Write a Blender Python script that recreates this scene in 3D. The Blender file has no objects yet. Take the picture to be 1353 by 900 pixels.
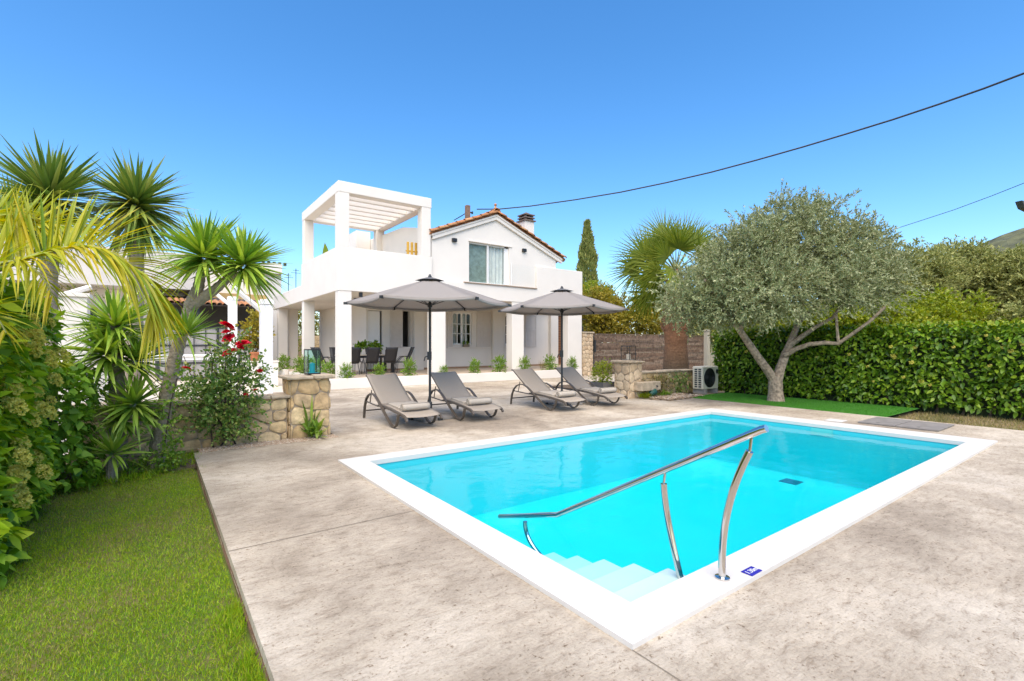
import bpy, math, random
import numpy as np
from mathutils import Vector, Matrix
rng = np.random.default_rng(7)
random.seed(7)
S = bpy.context.scene
COL = S.collection
R = math.radians
PI = math.pi

# ------------------------------------------------------------------ camera frame (measured from the photograph)
FOC, PX, PY, CAMH = 640.0, 676.5, 456.0, 1.5
ANG = math.atan2(1545 - PX, FOC)
FW = np.array([math.cos(ANG), math.sin(ANG)])
RT = np.array([math.sin(ANG), -math.cos(ANG)])
def at(x, y, d):                       # point at depth d metres
    p = FW * d + RT * ((x - PX) / FOC * d)
    return (float(p[0]), float(p[1]), CAMH + (PY - y) / FOC * d)
def on_y(x, Y):                        # X where the sight line of column x meets plane Y
    d = FW + RT * ((x - PX) / FOC)
    return float(d[0] * Y / d[1])

# ------------------------------------------------------------------ object helpers
def link(o, parent=None):
    COL.objects.link(o)
    if parent is not None:
        o.parent = parent
    return o
def tag(o, label=None, cat=None, group=None, kind=None):
    if label: o['label'] = label
    if cat: o['category'] = cat
    if group: o['group'] = group
    if kind: o['kind'] = kind
    return o
def thing(name, label, cat, loc=(0, 0, 0), rz=0, group=None):
    o = bpy.data.objects.new(name, None)
    o.empty_display_size = 0.2
    link(o)
    o.location = loc
    o.rotation_euler = (0, 0, rz)
    return tag(o, label, cat, group)
def kids(o):
    return list(o.children)
def copy_tree(o, parent=None):
    c = o.copy()
    COL.objects.link(c)
    if parent is not None:
        c.parent = parent
    for ch in kids(o):
        copy_tree(ch, c)
    return c
def bevel(o, w=0.012, seg=2):
    m = o.modifiers.new('bevel', 'BEVEL')
    m.width = w; m.segments = seg; m.limit_method = 'ANGLE'; m.angle_limit = R(40)
    return o

class MB:
    def __init__(s):
        s.v = []; s.f = []
    def add(s, vs, fs):
        b = len(s.v)
        s.v.extend([tuple(map(float, p)) for p in vs])
        s.f.extend([tuple(i + b for i in f) for f in fs])
        return s
    def box(s, x0, x1, y0, y1, z0, z1):
        return s.add([(x0, y0, z0), (x1, y0, z0), (x1, y1, z0), (x0, y1, z0), (x0, y0, z1), (x1, y0, z1), (x1, y1, z1), (x0, y1, z1)],
                     [(0, 3, 2, 1), (4, 5, 6, 7), (0, 1, 5, 4), (1, 2, 6, 5), (2, 3, 7, 6), (3, 0, 4, 7)])
    def cbox(s, c, sx, sy, sz, M=None):
        pts = [Vector((a * sx / 2, b * sy / 2, d * sz / 2)) for d in (-1, 1) for a, b in ((-1, -1), (1, -1), (1, 1), (-1, 1))]
        if M is not None: pts = [M @ p for p in pts]
        pts = [p + Vector(c) for p in pts]
        return s.add(pts, [(0, 3, 2, 1), (4, 5, 6, 7), (0, 1, 5, 4), (1, 2, 6, 5), (2, 3, 7, 6), (3, 0, 4, 7)])
    def tube(s, pts, rad, n=10, sx=1.0, cap=True):
        pts = [Vector(p) for p in pts]
        if not hasattr(rad, '__len__'): rad = [rad] * len(pts)
        rings = []; prev = None
        for i, p in enumerate(pts):
            t = (pts[min(i + 1, len(pts) - 1)] - pts[max(i - 1, 0)]).normalized()
            if prev is None:
                a = Vector((0, 0, 1)) if abs(t.z) < 0.9 else Vector((1, 0, 0))
                u = t.cross(a).normalized()
            else:
                u = (prev - t * prev.dot(t)).normalized()
            prev = u
            w = t.cross(u)
            rings.append([p + (u * math.cos(2 * PI * k / n) * sx + w * math.sin(2 * PI * k / n)) * rad[i] for k in range(n)])
        vs = [q for r in rings for q in r]; fs = []
        for i in range(len(pts) - 1):
            for k in range(n):
                a, b = i * n + k, i * n + (k + 1) % n
                fs.append((a, b, b + n, a + n))
        if cap:
            fs.append(tuple(reversed(range(n)))); fs.append(tuple(range((len(pts) - 1) * n, len(pts) * n)))
        return s.add(vs, fs)
    def ribbon(s, pts, w, th):                 # flat bar following pts in a y-z plane, width along x
        pts = [Vector(p) for p in pts]; vs = []; fs = []
        for i, p in enumerate(pts):
            t = (pts[min(i + 1, len(pts) - 1)] - pts[max(i - 1, 0)]).normalized()
            n = Vector((1, 0, 0)).cross(t).normalized()
            x = Vector((w / 2, 0, 0))
            vs += [p - x - n * th / 2, p + x - n * th / 2, p + x + n * th / 2, p - x + n * th / 2]
        for i in range(len(pts) - 1):
            for k in range(4):
                a, b = i * 4 + k, i * 4 + (k + 1) % 4
                fs.append((a, b, b + 4, a + 4))
        m = (len(pts) - 1) * 4
        fs += [(3, 2, 1, 0), (m, m + 1, m + 2, m + 3)]
        return s.add(vs, fs)
    def lathe(s, prof, c=(0, 0, 0), n=20):
        vs = []; fs = []
        for r, z in prof:
            for k in range(n):
                a = 2 * PI * k / n
                vs.append((c[0] + r * math.cos(a), c[1] + r * math.sin(a), c[2] + z))
        for i in range(len(prof) - 1):
            for k in range(n):
                a, b = i * n + k, i * n + (k + 1) % n
                fs.append((a, b, b + n, a + n))
        fs.append(tuple(reversed(range(n)))); m = (len(prof) - 1) * n; fs.append(tuple(range(m, m + n)))
        return s.add(vs, fs)
    def prism_y(s, poly, y0, y1):              # polygon in x-z pushed along y
        n = len(poly)
        return s.add([(x, y0, z) for x, z in poly] + [(x, y1, z) for x, z in poly],
                     [tuple(range(n)), tuple(reversed(range(n, 2 * n)))] + [(i, i + n, (i + 1) % n + n, (i + 1) % n) for i in range(n)])
    def grid(s, f, nu, nv):
        vs = [f(i / nu, j / nv) for j in range(nv + 1) for i in range(nu + 1)]
        return s.add(vs, [(j * (nu + 1) + i, j * (nu + 1) + i + 1, (j + 1) * (nu + 1) + i + 1, (j + 1) * (nu + 1) + i) for j in range(nv) for i in range(nu)])
    def build(s, name, m, parent=None, smooth=False, bev=0):
        me = bpy.data.meshes.new(name)
        me.from_pydata(s.v, [], s.f)
        me.materials.append(m)
        me.validate()
        if smooth:
            me.polygons.foreach_set('use_smooth', [True] * len(me.polygons))
            try: me.set_sharp_from_angle(angle=R(35))
            except Exception: pass
        o = link(bpy.data.objects.new(name, me), parent)
        if bev: bevel(o, bev)
        return o

def npmesh(name, V, F, m, parent=None, smooth=True):
    """mesh from an (n,3) array and an (m,k) array"""
    V = np.asarray(V, dtype=np.float32); F = np.asarray(F, dtype=np.int32)
    me = bpy.data.meshes.new(name)
    k = F.shape[1]
    me.vertices.add(len(V)); me.vertices.foreach_set('co', V.ravel())
    me.loops.add(F.size); me.loops.foreach_set('vertex_index', F.ravel())
    me.polygons.add(len(F))
    me.polygons.foreach_set('loop_start', np.arange(0, F.size, k, dtype=np.int32))
    me.polygons.foreach_set('loop_total', np.full(len(F), k, dtype=np.int32))
    me.polygons.foreach_set('use_smooth', np.full(len(F), smooth))
    me.materials.append(m)
    me.update(calc_edges=True)
    return link(bpy.data.objects.new(name, me), parent)
def unit(a):
    return a / (np.linalg.norm(a, axis=-1, keepdims=True) + 1e-9)
def rand_dir(n):
    return unit(rng.normal(size=(n, 3)))

def blades(P, D, L, W, prof, droop=0.0, fold=0.15, up=None, jit=0.0):
    """strips: base P, direction D, length L, half width W, width profile prof; they bend down by droop; V fold"""
    P = np.asarray(P, float); D = unit(np.asarray(D, float)); n = len(P); K = len(prof)
    L = np.broadcast_to(np.asarray(L, float), (n,)); W = np.broadcast_to(np.asarray(W, float), (n,))
    droop = np.broadcast_to(np.asarray(droop, float), (n,))
    if up is None: up = np.tile(np.array([0, 0, 1.0]), (n, 1))
    up = up + rng.normal(size=(n, 3)) * jit
    Sd = unit(np.cross(D, up)); N = unit(np.cross(Sd, D))
    t = np.linspace(0, 1, K); pr = np.asarray(prof, float)
    C = P[:, None] + D[:, None] * (t[None, :, None] * L[:, None, None])
    C[:, :, 2] -= droop[:, None] * L[:, None] * t[None] ** 2
    off = Sd[:, None] * (pr[None, :, None] * W[:, None, None])
    lift = N[:, None] * (pr[None, :, None] * W[:, None, None] * fold)
    V = np.stack([C - off + lift, C, C + off + lift], axis=2)          # n,K,3,3
    V = V.reshape(-1, 3)
    base = (np.arange(n) * K * 3)[:, None, None]
    k = (np.arange(K - 1) * 3)[None, :, None]
    q0 = np.array([0, 1, 4, 3])[None, None]; q1 = np.array([1, 2, 5, 4])[None, None]
    F = np.concatenate([(base + k + q0).reshape(-1, 4), (base + k + q1).reshape(-1, 4)])
    return V, F
def merge(parts):
    Vs = []; Fs = []; b = 0
    for V, F in parts:
        Vs.append(V); Fs.append(F + b); b += len(V)
    return np.concatenate(Vs), np.concatenate(Fs)
LEAF = (0.05, 0.8, 1.0, 0.62, 0.03)
LEAF3 = (0.08, 1.0, 0.05)
SWORD = (0.55, 1.0, 0.85, 0.5, 0.03)

# ------------------------------------------------------------------ materials
def mat(name):
    m = bpy.data.materials.new(name); m.use_nodes = True
    nt = m.node_tree; b = nt.nodes['Principled BSDF']
    return m, nt, b
def N(nt, t, **kw):
    n = nt.nodes.new(t)
    for k, v in kw.items(): setattr(n, k, v)
    return n
def plain(name, col, rough=0.6, metal=0.0, var=0.0, scale=8.0, bump=0.0, bscale=60.0, spec=0.5):
    m, nt, b = mat(name)
    b.inputs['Base Color'].default_value = (*col, 1); b.inputs['Roughness'].default_value = rough
    b.inputs['Metallic'].default_value = metal; b.inputs['Specular IOR Level'].default_value = spec
    tc = N(nt, 'ShaderNodeTexCoord')
    if var:
        nz = N(nt, 'ShaderNodeTexNoise'); nz.inputs['Scale'].default_value = scale; nz.inputs['Detail'].default_value = 6
        nt.links.new(tc.outputs['Object'], nz.inputs['Vector'])
        cr = N(nt, 'ShaderNodeValToRGB')
        cr.color_ramp.elements[0].position = 0.3; cr.color_ramp.elements[1].position = 0.7
        cr.color_ramp.elements[0].color = (*[c * (1 - var) for c in col], 1)
        cr.color_ramp.elements[1].color = (*[min(1, c * (1 + var * 0.6)) for c in col], 1)
        nt.links.new(nz.outputs['Fac'], cr.inputs['Fac']); nt.links.new(cr.outputs['Color'], b.inputs['Base Color'])
    if bump:
        nb = N(nt, 'ShaderNodeTexNoise'); nb.inputs['Scale'].default_value = bscale; nb.inputs['Detail'].default_value = 5
        nt.links.new(tc.outputs['Object'], nb.inputs['Vector'])
        bp = N(nt, 'ShaderNodeBump'); bp.inputs['Strength'].default_value = bump; bp.inputs['Distance'].default_value = 0.02
        nt.links.new(nb.outputs['Fac'], bp.inputs['Height']); nt.links.new(bp.outputs['Normal'], b.inputs['Normal'])
    return m
def islands(name, cols, rough=0.5, trans=0.0, spec=0.4, bump=0.0, bscale=40, noise=0.0):
    """each leaf / stone / tile of the mesh gets its own tone"""
    m, nt, b = mat(name)
    g = N(nt, 'ShaderNodeNewGeometry'); cr = N(nt, 'ShaderNodeValToRGB')
    el = cr.color_ramp.elements
    while len(el) < len(cols): el.new(0.5)
    for i, c in enumerate(cols):
        el[i].position = i / max(1, len(cols) - 1); el[i].color = (*c, 1)
    nt.links.new(g.outputs['Random Per Island'], cr.inputs['Fac'])
    out = cr.outputs['Color']
    tc = N(nt, 'ShaderNodeTexCoord')
    if noise:
        nz = N(nt, 'ShaderNodeTexNoise'); nz.inputs['Scale'].default_value = bscale * 0.35; nz.inputs['Detail'].default_value = 5
        nt.links.new(tc.outputs['Object'], nz.inputs['Vector'])
        mp = N(nt, 'ShaderNodeMapRange'); mp.inputs['From Min'].default_value = 0.3; mp.inputs['From Max'].default_value = 0.7
        mp.inputs['To Min'].default_value = 1 - noise; mp.inputs['To Max'].default_value = 1 + noise * 0.5
        nt.links.new(nz.outputs['Fac'], mp.inputs['Value'])
        mx = N(nt, 'ShaderNodeMix', data_type='RGBA', blend_type='MULTIPLY'); mx.inputs[0].default_value = 1
        cb = N(nt, 'ShaderNodeCombineColor')
        for k in range(3): nt.links.new(mp.outputs['Result'], cb.inputs[k])
        nt.links.new(out, mx.inputs[6]); nt.links.new(cb.outputs['Color'], mx.inputs[7]); out = mx.outputs[2]
    nt.links.new(out, b.inputs['Base Color'])
    b.inputs['Roughness'].default_value = rough; b.inputs['Specular IOR Level'].default_value = spec
    if bump:
        nb = N(nt, 'ShaderNodeTexNoise'); nb.inputs['Scale'].default_value = bscale; nb.inputs['Detail'].default_value = 6
        nt.links.new(tc.outputs['Object'], nb.inputs['Vector'])
        bp = N(nt, 'ShaderNodeBump'); bp.inputs['Strength'].default_value = bump; bp.inputs['Distance'].default_value = 0.02
        nt.links.new(nb.outputs['Fac'], bp.inputs['Height']); nt.links.new(bp.outputs['Normal'], b.inputs['Normal'])
    if trans:
        tr = N(nt, 'ShaderNodeBsdfTranslucent'); ms = N(nt, 'ShaderNodeMixShader'); ms.inputs[0].default_value = trans
        hs = N(nt, 'ShaderNodeHueSaturation'); hs.inputs['Value'].default_value = 1.5; hs.inputs['Saturation'].default_value = 1.1
        nt.links.new(out, hs.inputs['Color']); nt.links.new(hs.outputs['Color'], tr.inputs['Color'])
        nt.links.new(b.outputs[0], ms.inputs[1]); nt.links.new(tr.outputs[0], ms.inputs[2])
        nt.links.new(ms.outputs[0], nt.nodes['Material Output'].inputs['Surface'])
    return m
M = {}
M['plaster'] = plain('white_plaster', (0.735, 0.69, 0.625), 0.75, var=0.035, scale=1.3, bump=0.05, bscale=40, spec=0.2)
M['coping'] = plain('white_coping', (0.585, 0.56, 0.52), 0.55, var=0.03, scale=3, bump=0.05, bscale=90)
M['white'] = plain('white_paint', (0.8, 0.79, 0.77), 0.45, var=0.02, scale=5)
M['liner'] = plain('pool_liner', (0.04, 0.52, 0.575), 0.6, var=0.03, scale=2)
M['step'] = plain('pool_step', (0.46, 0.60, 0.60), 0.6, var=0.02, scale=2)
M['steel'] = plain('polished_steel', (0.62, 0.60, 0.57), 0.08, metal=1.0)
M['taupe'] = plain('taupe_resin', (0.085, 0.07, 0.056), 0.4)
M['sling'] = plain('taupe_sling', (0.33, 0.28, 0.225), 0.75, var=0.06, scale=60, bump=0.2, bscale=500)
M['towel'] = plain('beige_towel', (0.45, 0.40, 0.335), 0.95, var=0.05, scale=20, bump=0.5, bscale=250, spec=0.1)
M['iron'] = plain('dark_grey_metal', (0.035, 0.038, 0.04), 0.4, metal=0.3)
M['chair'] = plain('charcoal_mesh', (0.025, 0.025, 0.028), 0.55, bump=0.1, bscale=400)
M['black'] = plain('black_plastic', (0.012, 0.012, 0.013), 0.4)
M['greyplastic'] = plain('grey_plastic', (0.16, 0.15, 0.14), 0.6, var=0.1)
M['terracotta'] = plain('terracotta', (0.42, 0.15, 0.06), 0.8, var=0.2, scale=12)
M['door'] = None
M['soil'] = plain('soil', (0.10, 0.07, 0.045), 0.95, var=0.4, scale=9, bump=0.8, bscale=40)
M['tilefloor'] = plain('porch_tile', (0.58, 0.47, 0.35), 0.55, var=0.08, scale=3)
M['courtyard'] = plain('courtyard_tile', (0.60, 0.53, 0.43), 0.6, var=0.08, scale=1.5, bump=0.05)
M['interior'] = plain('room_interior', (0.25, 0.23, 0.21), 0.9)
M['curtain'] = plain('curtain', (0.78, 0.76, 0.73), 0.9, var=0.12, scale=6)
M['cream'] = plain('cream_casing', (0.66, 0.60, 0.47), 0.5, var=0.05, scale=4)
M['cable'] = plain('black_cable', (0.03, 0.03, 0.035), 0.6)
M['concrete'] = plain('grey_concrete', (0.32, 0.29, 0.26), 0.85, var=0.15, scale=5, bump=0.2)
M['slab'] = plain('cover_slab', (0.20, 0.185, 0.17), 0.85, var=0.2, scale=6, bump=0.2)
M['ochre'] = plain('ochre_render', (0.55, 0.36, 0.14), 0.85, var=0.12, scale=2)
M['bluetile'] = plain('blue_tile', (0.025, 0.02, 0.30), 0.25)
M['yellowwood'] = plain('yellow_wood', (0.62, 0.36, 0.05), 0.5, var=0.15, scale=10)
M['teal'] = plain('teal_candle', (0.02, 0.30, 0.36), 0.5)
M['mortar'] = plain('mortar', (0.36, 0.285, 0.20), 0.95, var=0.25, scale=14, bump=0.5)
M['stone'] = islands('rubble_stone', [(0.505, 0.341, 0.166), (0.646, 0.478, 0.261), (0.562, 0.410, 0.237), (0.730, 0.560, 0.321), (0.463, 0.328, 0.190), (0.674, 0.464, 0.225)], 0.9, bump=0.7, bscale=26, noise=0.35, spec=0.2)
M['palestone'] = islands('pale_stone', [(0.554, 0.407, 0.251), (0.670, 0.517, 0.345), (0.601, 0.473, 0.314), (0.508, 0.363, 0.230), (0.693, 0.550, 0.376)], 0.9, bump=0.6, bscale=30, noise=0.25, spec=0.2)
M['capstone'] = plain('cap_stone', (0.46, 0.37, 0.26), 0.9, var=0.3, scale=9, bump=0.6, bscale=30)
M['rooftile'] = islands('roof_tile', [(0.36, 0.14, 0.055), (0.45, 0.20, 0.08), (0.30, 0.12, 0.05), (0.5, 0.27, 0.12), (0.38, 0.19, 0.10)], 0.85, noise=0.35, bscale=30)
M['plank'] = islands('weathered_plank', [(0.112, 0.068, 0.045), (0.166, 0.110, 0.073), (0.194, 0.135, 0.095), (0.087, 0.058, 0.040), (0.233, 0.172, 0.123)], 0.85, noise=0.55, bscale=24, bump=0.4)
M['gravel'] = islands('gravel_stone', [(0.40, 0.30, 0.20), (0.24, 0.15, 0.09), (0.52, 0.45, 0.36), (0.30, 0.2, 0.13)], 0.9)
M['greysheet'] = plain('grey_sheet', (0.30, 0.29, 0.28), 0.6, var=0.06, scale=3)
M['hill'] = plain('hill_scrub', (0.10, 0.105, 0.05), 0.95, var=0.45, scale=0.15, bump=1.0, bscale=0.4)
M['bark'] = plain('olive_bark', (0.33, 0.26, 0.185), 0.95, var=0.55, scale=14, bump=1.0, bscale=22)
M['darkbark'] = plain('dark_bark', (0.09, 0.065, 0.045), 0.95, var=0.35, scale=12, bump=0.8, bscale=30)
M['yuccabark'] = plain('yucca_bark', (0.33, 0.27, 0.205), 0.95, var=0.35, scale=18, bump=1.0, bscale=30)
M['palmbark'] = None
M['flowerred'] = islands('rose_petal', [(0.743, 0.005, 0.026), (0.567, 0.004, 0.019), (0.878, 0.019, 0.065)], 0.5, trans=0.2)
M['blossom'] = islands('cream_blossom', [(0.648, 0.562, 0.120), (0.562, 0.518, 0.090), (0.756, 0.680, 0.192), (0.432, 0.475, 0.060)], 0.7, trans=0.2)
M['hedgeleaf'] = islands('hedge_leaf', [(0.051, 0.115, 0.009), (0.099, 0.198, 0.013), (0.155, 0.272, 0.018), (0.255, 0.356, 0.026)], 0.32, trans=0.25, spec=0.3)
M['nearleaf'] = islands('near_hedge_leaf', [(0.089, 0.196, 0.012), (0.186, 0.331, 0.015), (0.291, 0.448, 0.022), (0.537, 0.631, 0.039)], 0.5, trans=0.3, spec=0.25)
M['ivyleaf'] = islands('ivy_leaf', [(0.084, 0.191, 0.014), (0.147, 0.286, 0.022), (0.232, 0.398, 0.030)], 0.5, trans=0.25, spec=0.25)
M['oliveleaf'] = islands('olive_leaf', [(0.158, 0.189, 0.075), (0.242, 0.267, 0.116), (0.371, 0.389, 0.202), (0.131, 0.164, 0.055), (0.483, 0.475, 0.271)], 0.45, trans=0.2, spec=0.4)
M['farleaf'] = islands('far_olive_leaf', [(0.171, 0.194, 0.045), (0.274, 0.292, 0.082), (0.390, 0.378, 0.122), (0.138, 0.162, 0.041)], 0.6, trans=0.2)
M['limeleaf'] = islands('lime_leaf', [(0.205, 0.263, 0.015), (0.308, 0.350, 0.020), (0.128, 0.200, 0.012), (0.410, 0.400, 0.030)], 0.5, trans=0.3)
M['goldleaf'] = islands('gold_leaf', [(0.230, 0.200, 0.020), (0.351, 0.281, 0.030), (0.149, 0.150, 0.018), (0.459, 0.338, 0.040)], 0.55, trans=0.3)
M['cypressleaf'] = islands('cypress_leaf', [(0.129, 0.181, 0.045), (0.223, 0.254, 0.061), (0.316, 0.315, 0.092)], 0.7, trans=0.1)
M['yuccaleaf'] = islands('yucca_leaf', [(0.113, 0.226, 0.028), (0.196, 0.331, 0.039), (0.325, 0.450, 0.053), (0.487, 0.557, 0.085)], 0.38, trans=0.2, spec=0.5)
M['yuccadark'] = islands('dark_yucca_leaf', [(0.086, 0.154, 0.034), (0.136, 0.223, 0.041), (0.240, 0.307, 0.056), (0.409, 0.418, 0.095)], 0.4, trans=0.15, spec=0.5)
M['yuccalight'] = islands('light_yucca_leaf', [(0.133, 0.248, 0.032), (0.208, 0.330, 0.043), (0.297, 0.398, 0.076)], 0.4, trans=0.25)
M['frond'] = islands('yellow_frond', [(0.347, 0.361, 0.013), (0.470, 0.424, 0.013), (0.245, 0.324, 0.016), (0.531, 0.411, 0.016), (0.174, 0.275, 0.019)], 0.45, trans=0.35)
M['fanleaf'] = islands('fan_palm_leaf', [(0.096, 0.144, 0.011), (0.152, 0.197, 0.017), (0.230, 0.253, 0.028)], 0.45, trans=0.25)
M['fanstem'] = plain('fan_palm_stem', (0.22, 0.24, 0.07), 0.6)
M['roseleaf'] = islands('rose_leaf', [(0.069, 0.160, 0.028), (0.136, 0.246, 0.041), (0.231, 0.343, 0.070), (0.354, 0.365, 0.098)], 0.45, trans=0.2)
M['shrubleaf'] = islands('shrub_leaf', [(0.090, 0.195, 0.021), (0.160, 0.277, 0.028), (0.267, 0.358, 0.041)], 0.45, trans=0.25)
M['grassblade'] = islands('grass_blade', [(0.108, 0.228, 0.005), (0.177, 0.325, 0.005), (0.256, 0.392, 0.008), (0.337, 0.370, 0.021), (0.138, 0.263, 0.005)], 0.55, trans=0.25, spec=0.3)
M['limeblade'] = islands('lime_grass_blade', [(0.16, 0.20, 0.010), (0.20, 0.23, 0.012), (0.13, 0.20, 0.010), (0.24, 0.24, 0.03)], 0.55, trans=0.3, spec=0.3)
M['turf'] = islands('turf_fibre', [(0.04, 0.17, 0.012), (0.06, 0.23, 0.015), (0.085, 0.28, 0.02)], 0.5, trans=0.1)
M['dryleaf'] = islands('dry_grass', [(0.30, 0.22, 0.09), (0.22, 0.18, 0.06), (0.14, 0.15, 0.03), (0.36, 0.27, 0.12)], 0.8, trans=0.1)

def front_only(nt, out):                    # thin panes mirror on the face they show, not on the way out
    g = N(nt, 'ShaderNodeNewGeometry'); a = N(nt, 'ShaderNodeMath', operation='SUBTRACT'); a.inputs[0].default_value = 1.0; nt.links.new(g.outputs['Backfacing'], a.inputs[1])
    m_ = N(nt, 'ShaderNodeMath', operation='MULTIPLY'); nt.links.new(out, m_.inputs[0]); nt.links.new(a.outputs[0], m_.inputs[1]); return m_.outputs[0]
def pattern_mats():
    # stamped concrete deck
    m, nt, b = mat('stamped_concrete'); M['deck'] = m
    L = nt.links.new
    tc = N(nt, 'ShaderNodeTexCoord')
    mp = N(nt, 'ShaderNodeMapping'); mp.inputs['Scale'].default_value = (1, 1, 1); L(tc.outputs['Object'], mp.inputs['Vector'])
    wp = N(nt, 'ShaderNodeTexNoise'); wp.inputs['Scale'].default_value = 1.3; wp.inputs['Detail'].default_value = 4; L(mp.outputs[0], wp.inputs['Vector'])
    def noise(scale, det, rough=0.6, vec=None, dist=0.0):
        n = N(nt, 'ShaderNodeTexNoise'); n.inputs['Scale'].default_value = scale; n.inputs['Detail'].default_value = det
        n.inputs['Roughness'].default_value = rough; n.inputs['Distortion'].default_value = dist
        L(vec or mp.outputs[0], n.inputs['Vector']); return n
    def ramp(src, stops):
        c = N(nt, 'ShaderNodeValToRGB'); e = c.color_ramp.elements
        while len(e) < len(stops): e.new(0.5)
        for i, (p, col) in enumerate(stops):
            e[i].position = p; e[i].color = (*col, 1)
        L(src, c.inputs['Fac']); return c
    def mix(bt, fac, a, bb):
        x = N(nt, 'ShaderNodeMix', data_type='RGBA', blend_type=bt)
        if hasattr(fac, 'links'): L(fac, x.inputs[0])
        else: x.inputs[0].default_value = fac
        L(a, x.inputs[6]); L(bb, x.inputs[7]); return x.outputs[2]
    st_ = N(nt, 'ShaderNodeMapping'); st_.inputs['Scale'].default_value = (1.0, 2.6, 1); st_.inputs['Rotation'].default_value = (0, 0, 0.5); L(tc.outputs['Object'], st_.inputs['Vector'])
    n1 = noise(0.45, 6, 0.6, dist=0.3); n2 = noise(2.1, 10, 0.72, dist=0.5); n3 = noise(30, 4, 0.7, dist=0.1); n4 = noise(7, 9, 0.78, vec=st_.outputs[0], dist=0.3); n5 = noise(60, 4, 0.75)
    c1 = ramp(n1.outputs['Fac'], [(0.38, (0.32, 0.272, 0.212)), (0.5, (0.445, 0.388, 0.308)), (0.60, (0.54, 0.485, 0.40))])
    c2 = ramp(n2.outputs['Fac'], [(0.30, (0.74, 0.71, 0.68)), (0.47, (0.98, 0.97, 0.96)), (0.66, (1.13, 1.12, 1.11))])
    c4 = ramp(n4.outputs['Fac'], [(0.33, (0.55, 0.50, 0.45)), (0.46, (0.92, 0.91, 0.90)), (0.58, (1.04, 1.04, 1.03)), (0.75, (1.1, 1.1, 1.1))])
    o = mix('MULTIPLY', 1, c1.outputs[0], c2.outputs[0]); o = mix('MULTIPLY', 0.9, o, c4.outputs[0])
    # clustered brown pits
    pit = ramp(n3.outputs['Fac'], [(0.34, (0.45, 0.38, 0.31)), (0.41, (0.95, 0.94, 0.93)), (1.0, (1, 1, 1))])
    pg = ramp(noise(3.3, 5, 0.7).outputs['Fac'], [(0.40, (0.15, 0.15, 0.15)), (0.56, (1, 1, 1))])
    o = mix('MIX', pg.outputs[0], o, mix('MULTIPLY', 1, o, pit.outputs[0]))
    fine = ramp(n5.outputs['Fac'], [(0.30, (0.72, 0.70, 0.68)), (0.5, (1, 1, 1)), (0.72, (1.1, 1.1, 1.1))]); o = mix('MULTIPLY', 0.8, o, fine.outputs[0])
    # thin wandering seams of the stamp
    ad = N(nt, 'ShaderNodeVectorMath', operation='ADD'); sc = N(nt, 'ShaderNodeVectorMath', operation='SCALE'); sc.inputs['Scale'].default_value = 0.8
    wq = noise(2.4, 8, 0.75); L(wq.outputs['Color'], sc.inputs[0]); L(mp.outputs[0], ad.inputs[0]); L(sc.outputs[0], ad.inputs[1])
    vo = N(nt, 'ShaderNodeTexVoronoi', feature='DISTANCE_TO_EDGE'); vo.inputs['Scale'].default_value = 1.15; L(ad.outputs[0], vo.inputs['Vector'])
    sv = ramp(vo.outputs['Distance'], [(0.0, (0.55, 0.50, 0.45)), (0.008, (0.8, 0.77, 0.74)), (0.02, (1, 1, 1))])
    gate = ramp(noise(1.7, 5).outputs['Fac'], [(0.50, (0, 0, 0)), (0.64, (0.8, 0.8, 0.8))])
    o = mix('MIX', gate.outputs[0], o, mix('MULTIPLY', 1, o, sv.outputs[0]))
    L(o, b.inputs['Base Color']); b.inputs['Roughness'].default_value = 0.8; b.inputs['Specular IOR Level'].default_value = 0.25
    hm = N(nt, 'ShaderNodeMath', operation='ADD'); hm2 = N(nt, 'ShaderNodeMath', operation='MULTIPLY'); hm2.inputs[1].default_value = 0.4
    L(n3.outputs['Fac'], hm2.inputs[0]); L(n4.outputs['Fac'], hm.inputs[0]); L(hm2.outputs[0], hm.inputs[1])
    hm3 = N(nt, 'ShaderNodeMath', operation='ADD'); L(hm.outputs[0], hm3.inputs[0]); L(n2.outputs['Fac'], hm3.inputs[1])
    bp = N(nt, 'ShaderNodeBump'); bp.inputs['Strength'].default_value = 0.7; bp.inputs['Distance'].default_value = 0.02
    L(hm3.outputs[0], bp.inputs['Height']); L(bp.outputs['Normal'], b.inputs['Normal'])
    # lawn ground
    m, nt, b = mat('lawn_ground'); M['lawn'] = m; L = nt.links.new
    tc = N(nt, 'ShaderNodeTexCoord'); n1 = N(nt, 'ShaderNodeTexNoise'); n1.inputs['Scale'].default_value = 2.2; n1.inputs['Detail'].default_value = 14; n1.inputs['Roughness'].default_value = 0.75
    L(tc.outputs['Object'], n1.inputs['Vector']); c = N(nt, 'ShaderNodeValToRGB'); e = c.color_ramp.elements; e.new(0.5)
    for i, (p, col) in enumerate([(0.38, (0.16, 0.13, 0.05)), (0.5, (0.085, 0.115, 0.014)), (0.64, (0.07, 0.135, 0.01))]):
        e[i].position = p; e[i].color = (*col, 1)
    L(n1.outputs['Fac'], c.inputs['Fac']); L(c.outputs[0], b.inputs['Base Color']); b.inputs['Roughness'].default_value = 0.9
    # dry ground reaching the horizon
    m, nt, b = mat('dry_ground'); M['ground'] = m; L = nt.links.new
    tc = N(nt, 'ShaderNodeTexCoord'); n1 = N(nt, 'ShaderNodeTexNoise'); n1.inputs['Scale'].default_value = 0.8; n1.inputs['Detail'].default_value = 9
    L(tc.outputs['Object'], n1.inputs['Vector']); c = N(nt, 'ShaderNodeValToRGB'); e = c.color_ramp.elements; e.new(0.5)
    for i, (p, col) in enumerate([(0.36, (0.09, 0.085, 0.03)), (0.5, (0.20, 0.15, 0.085)), (0.64, (0.12, 0.115, 0.04))]):
        e[i].position = p; e[i].color = (*col, 1)
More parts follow.
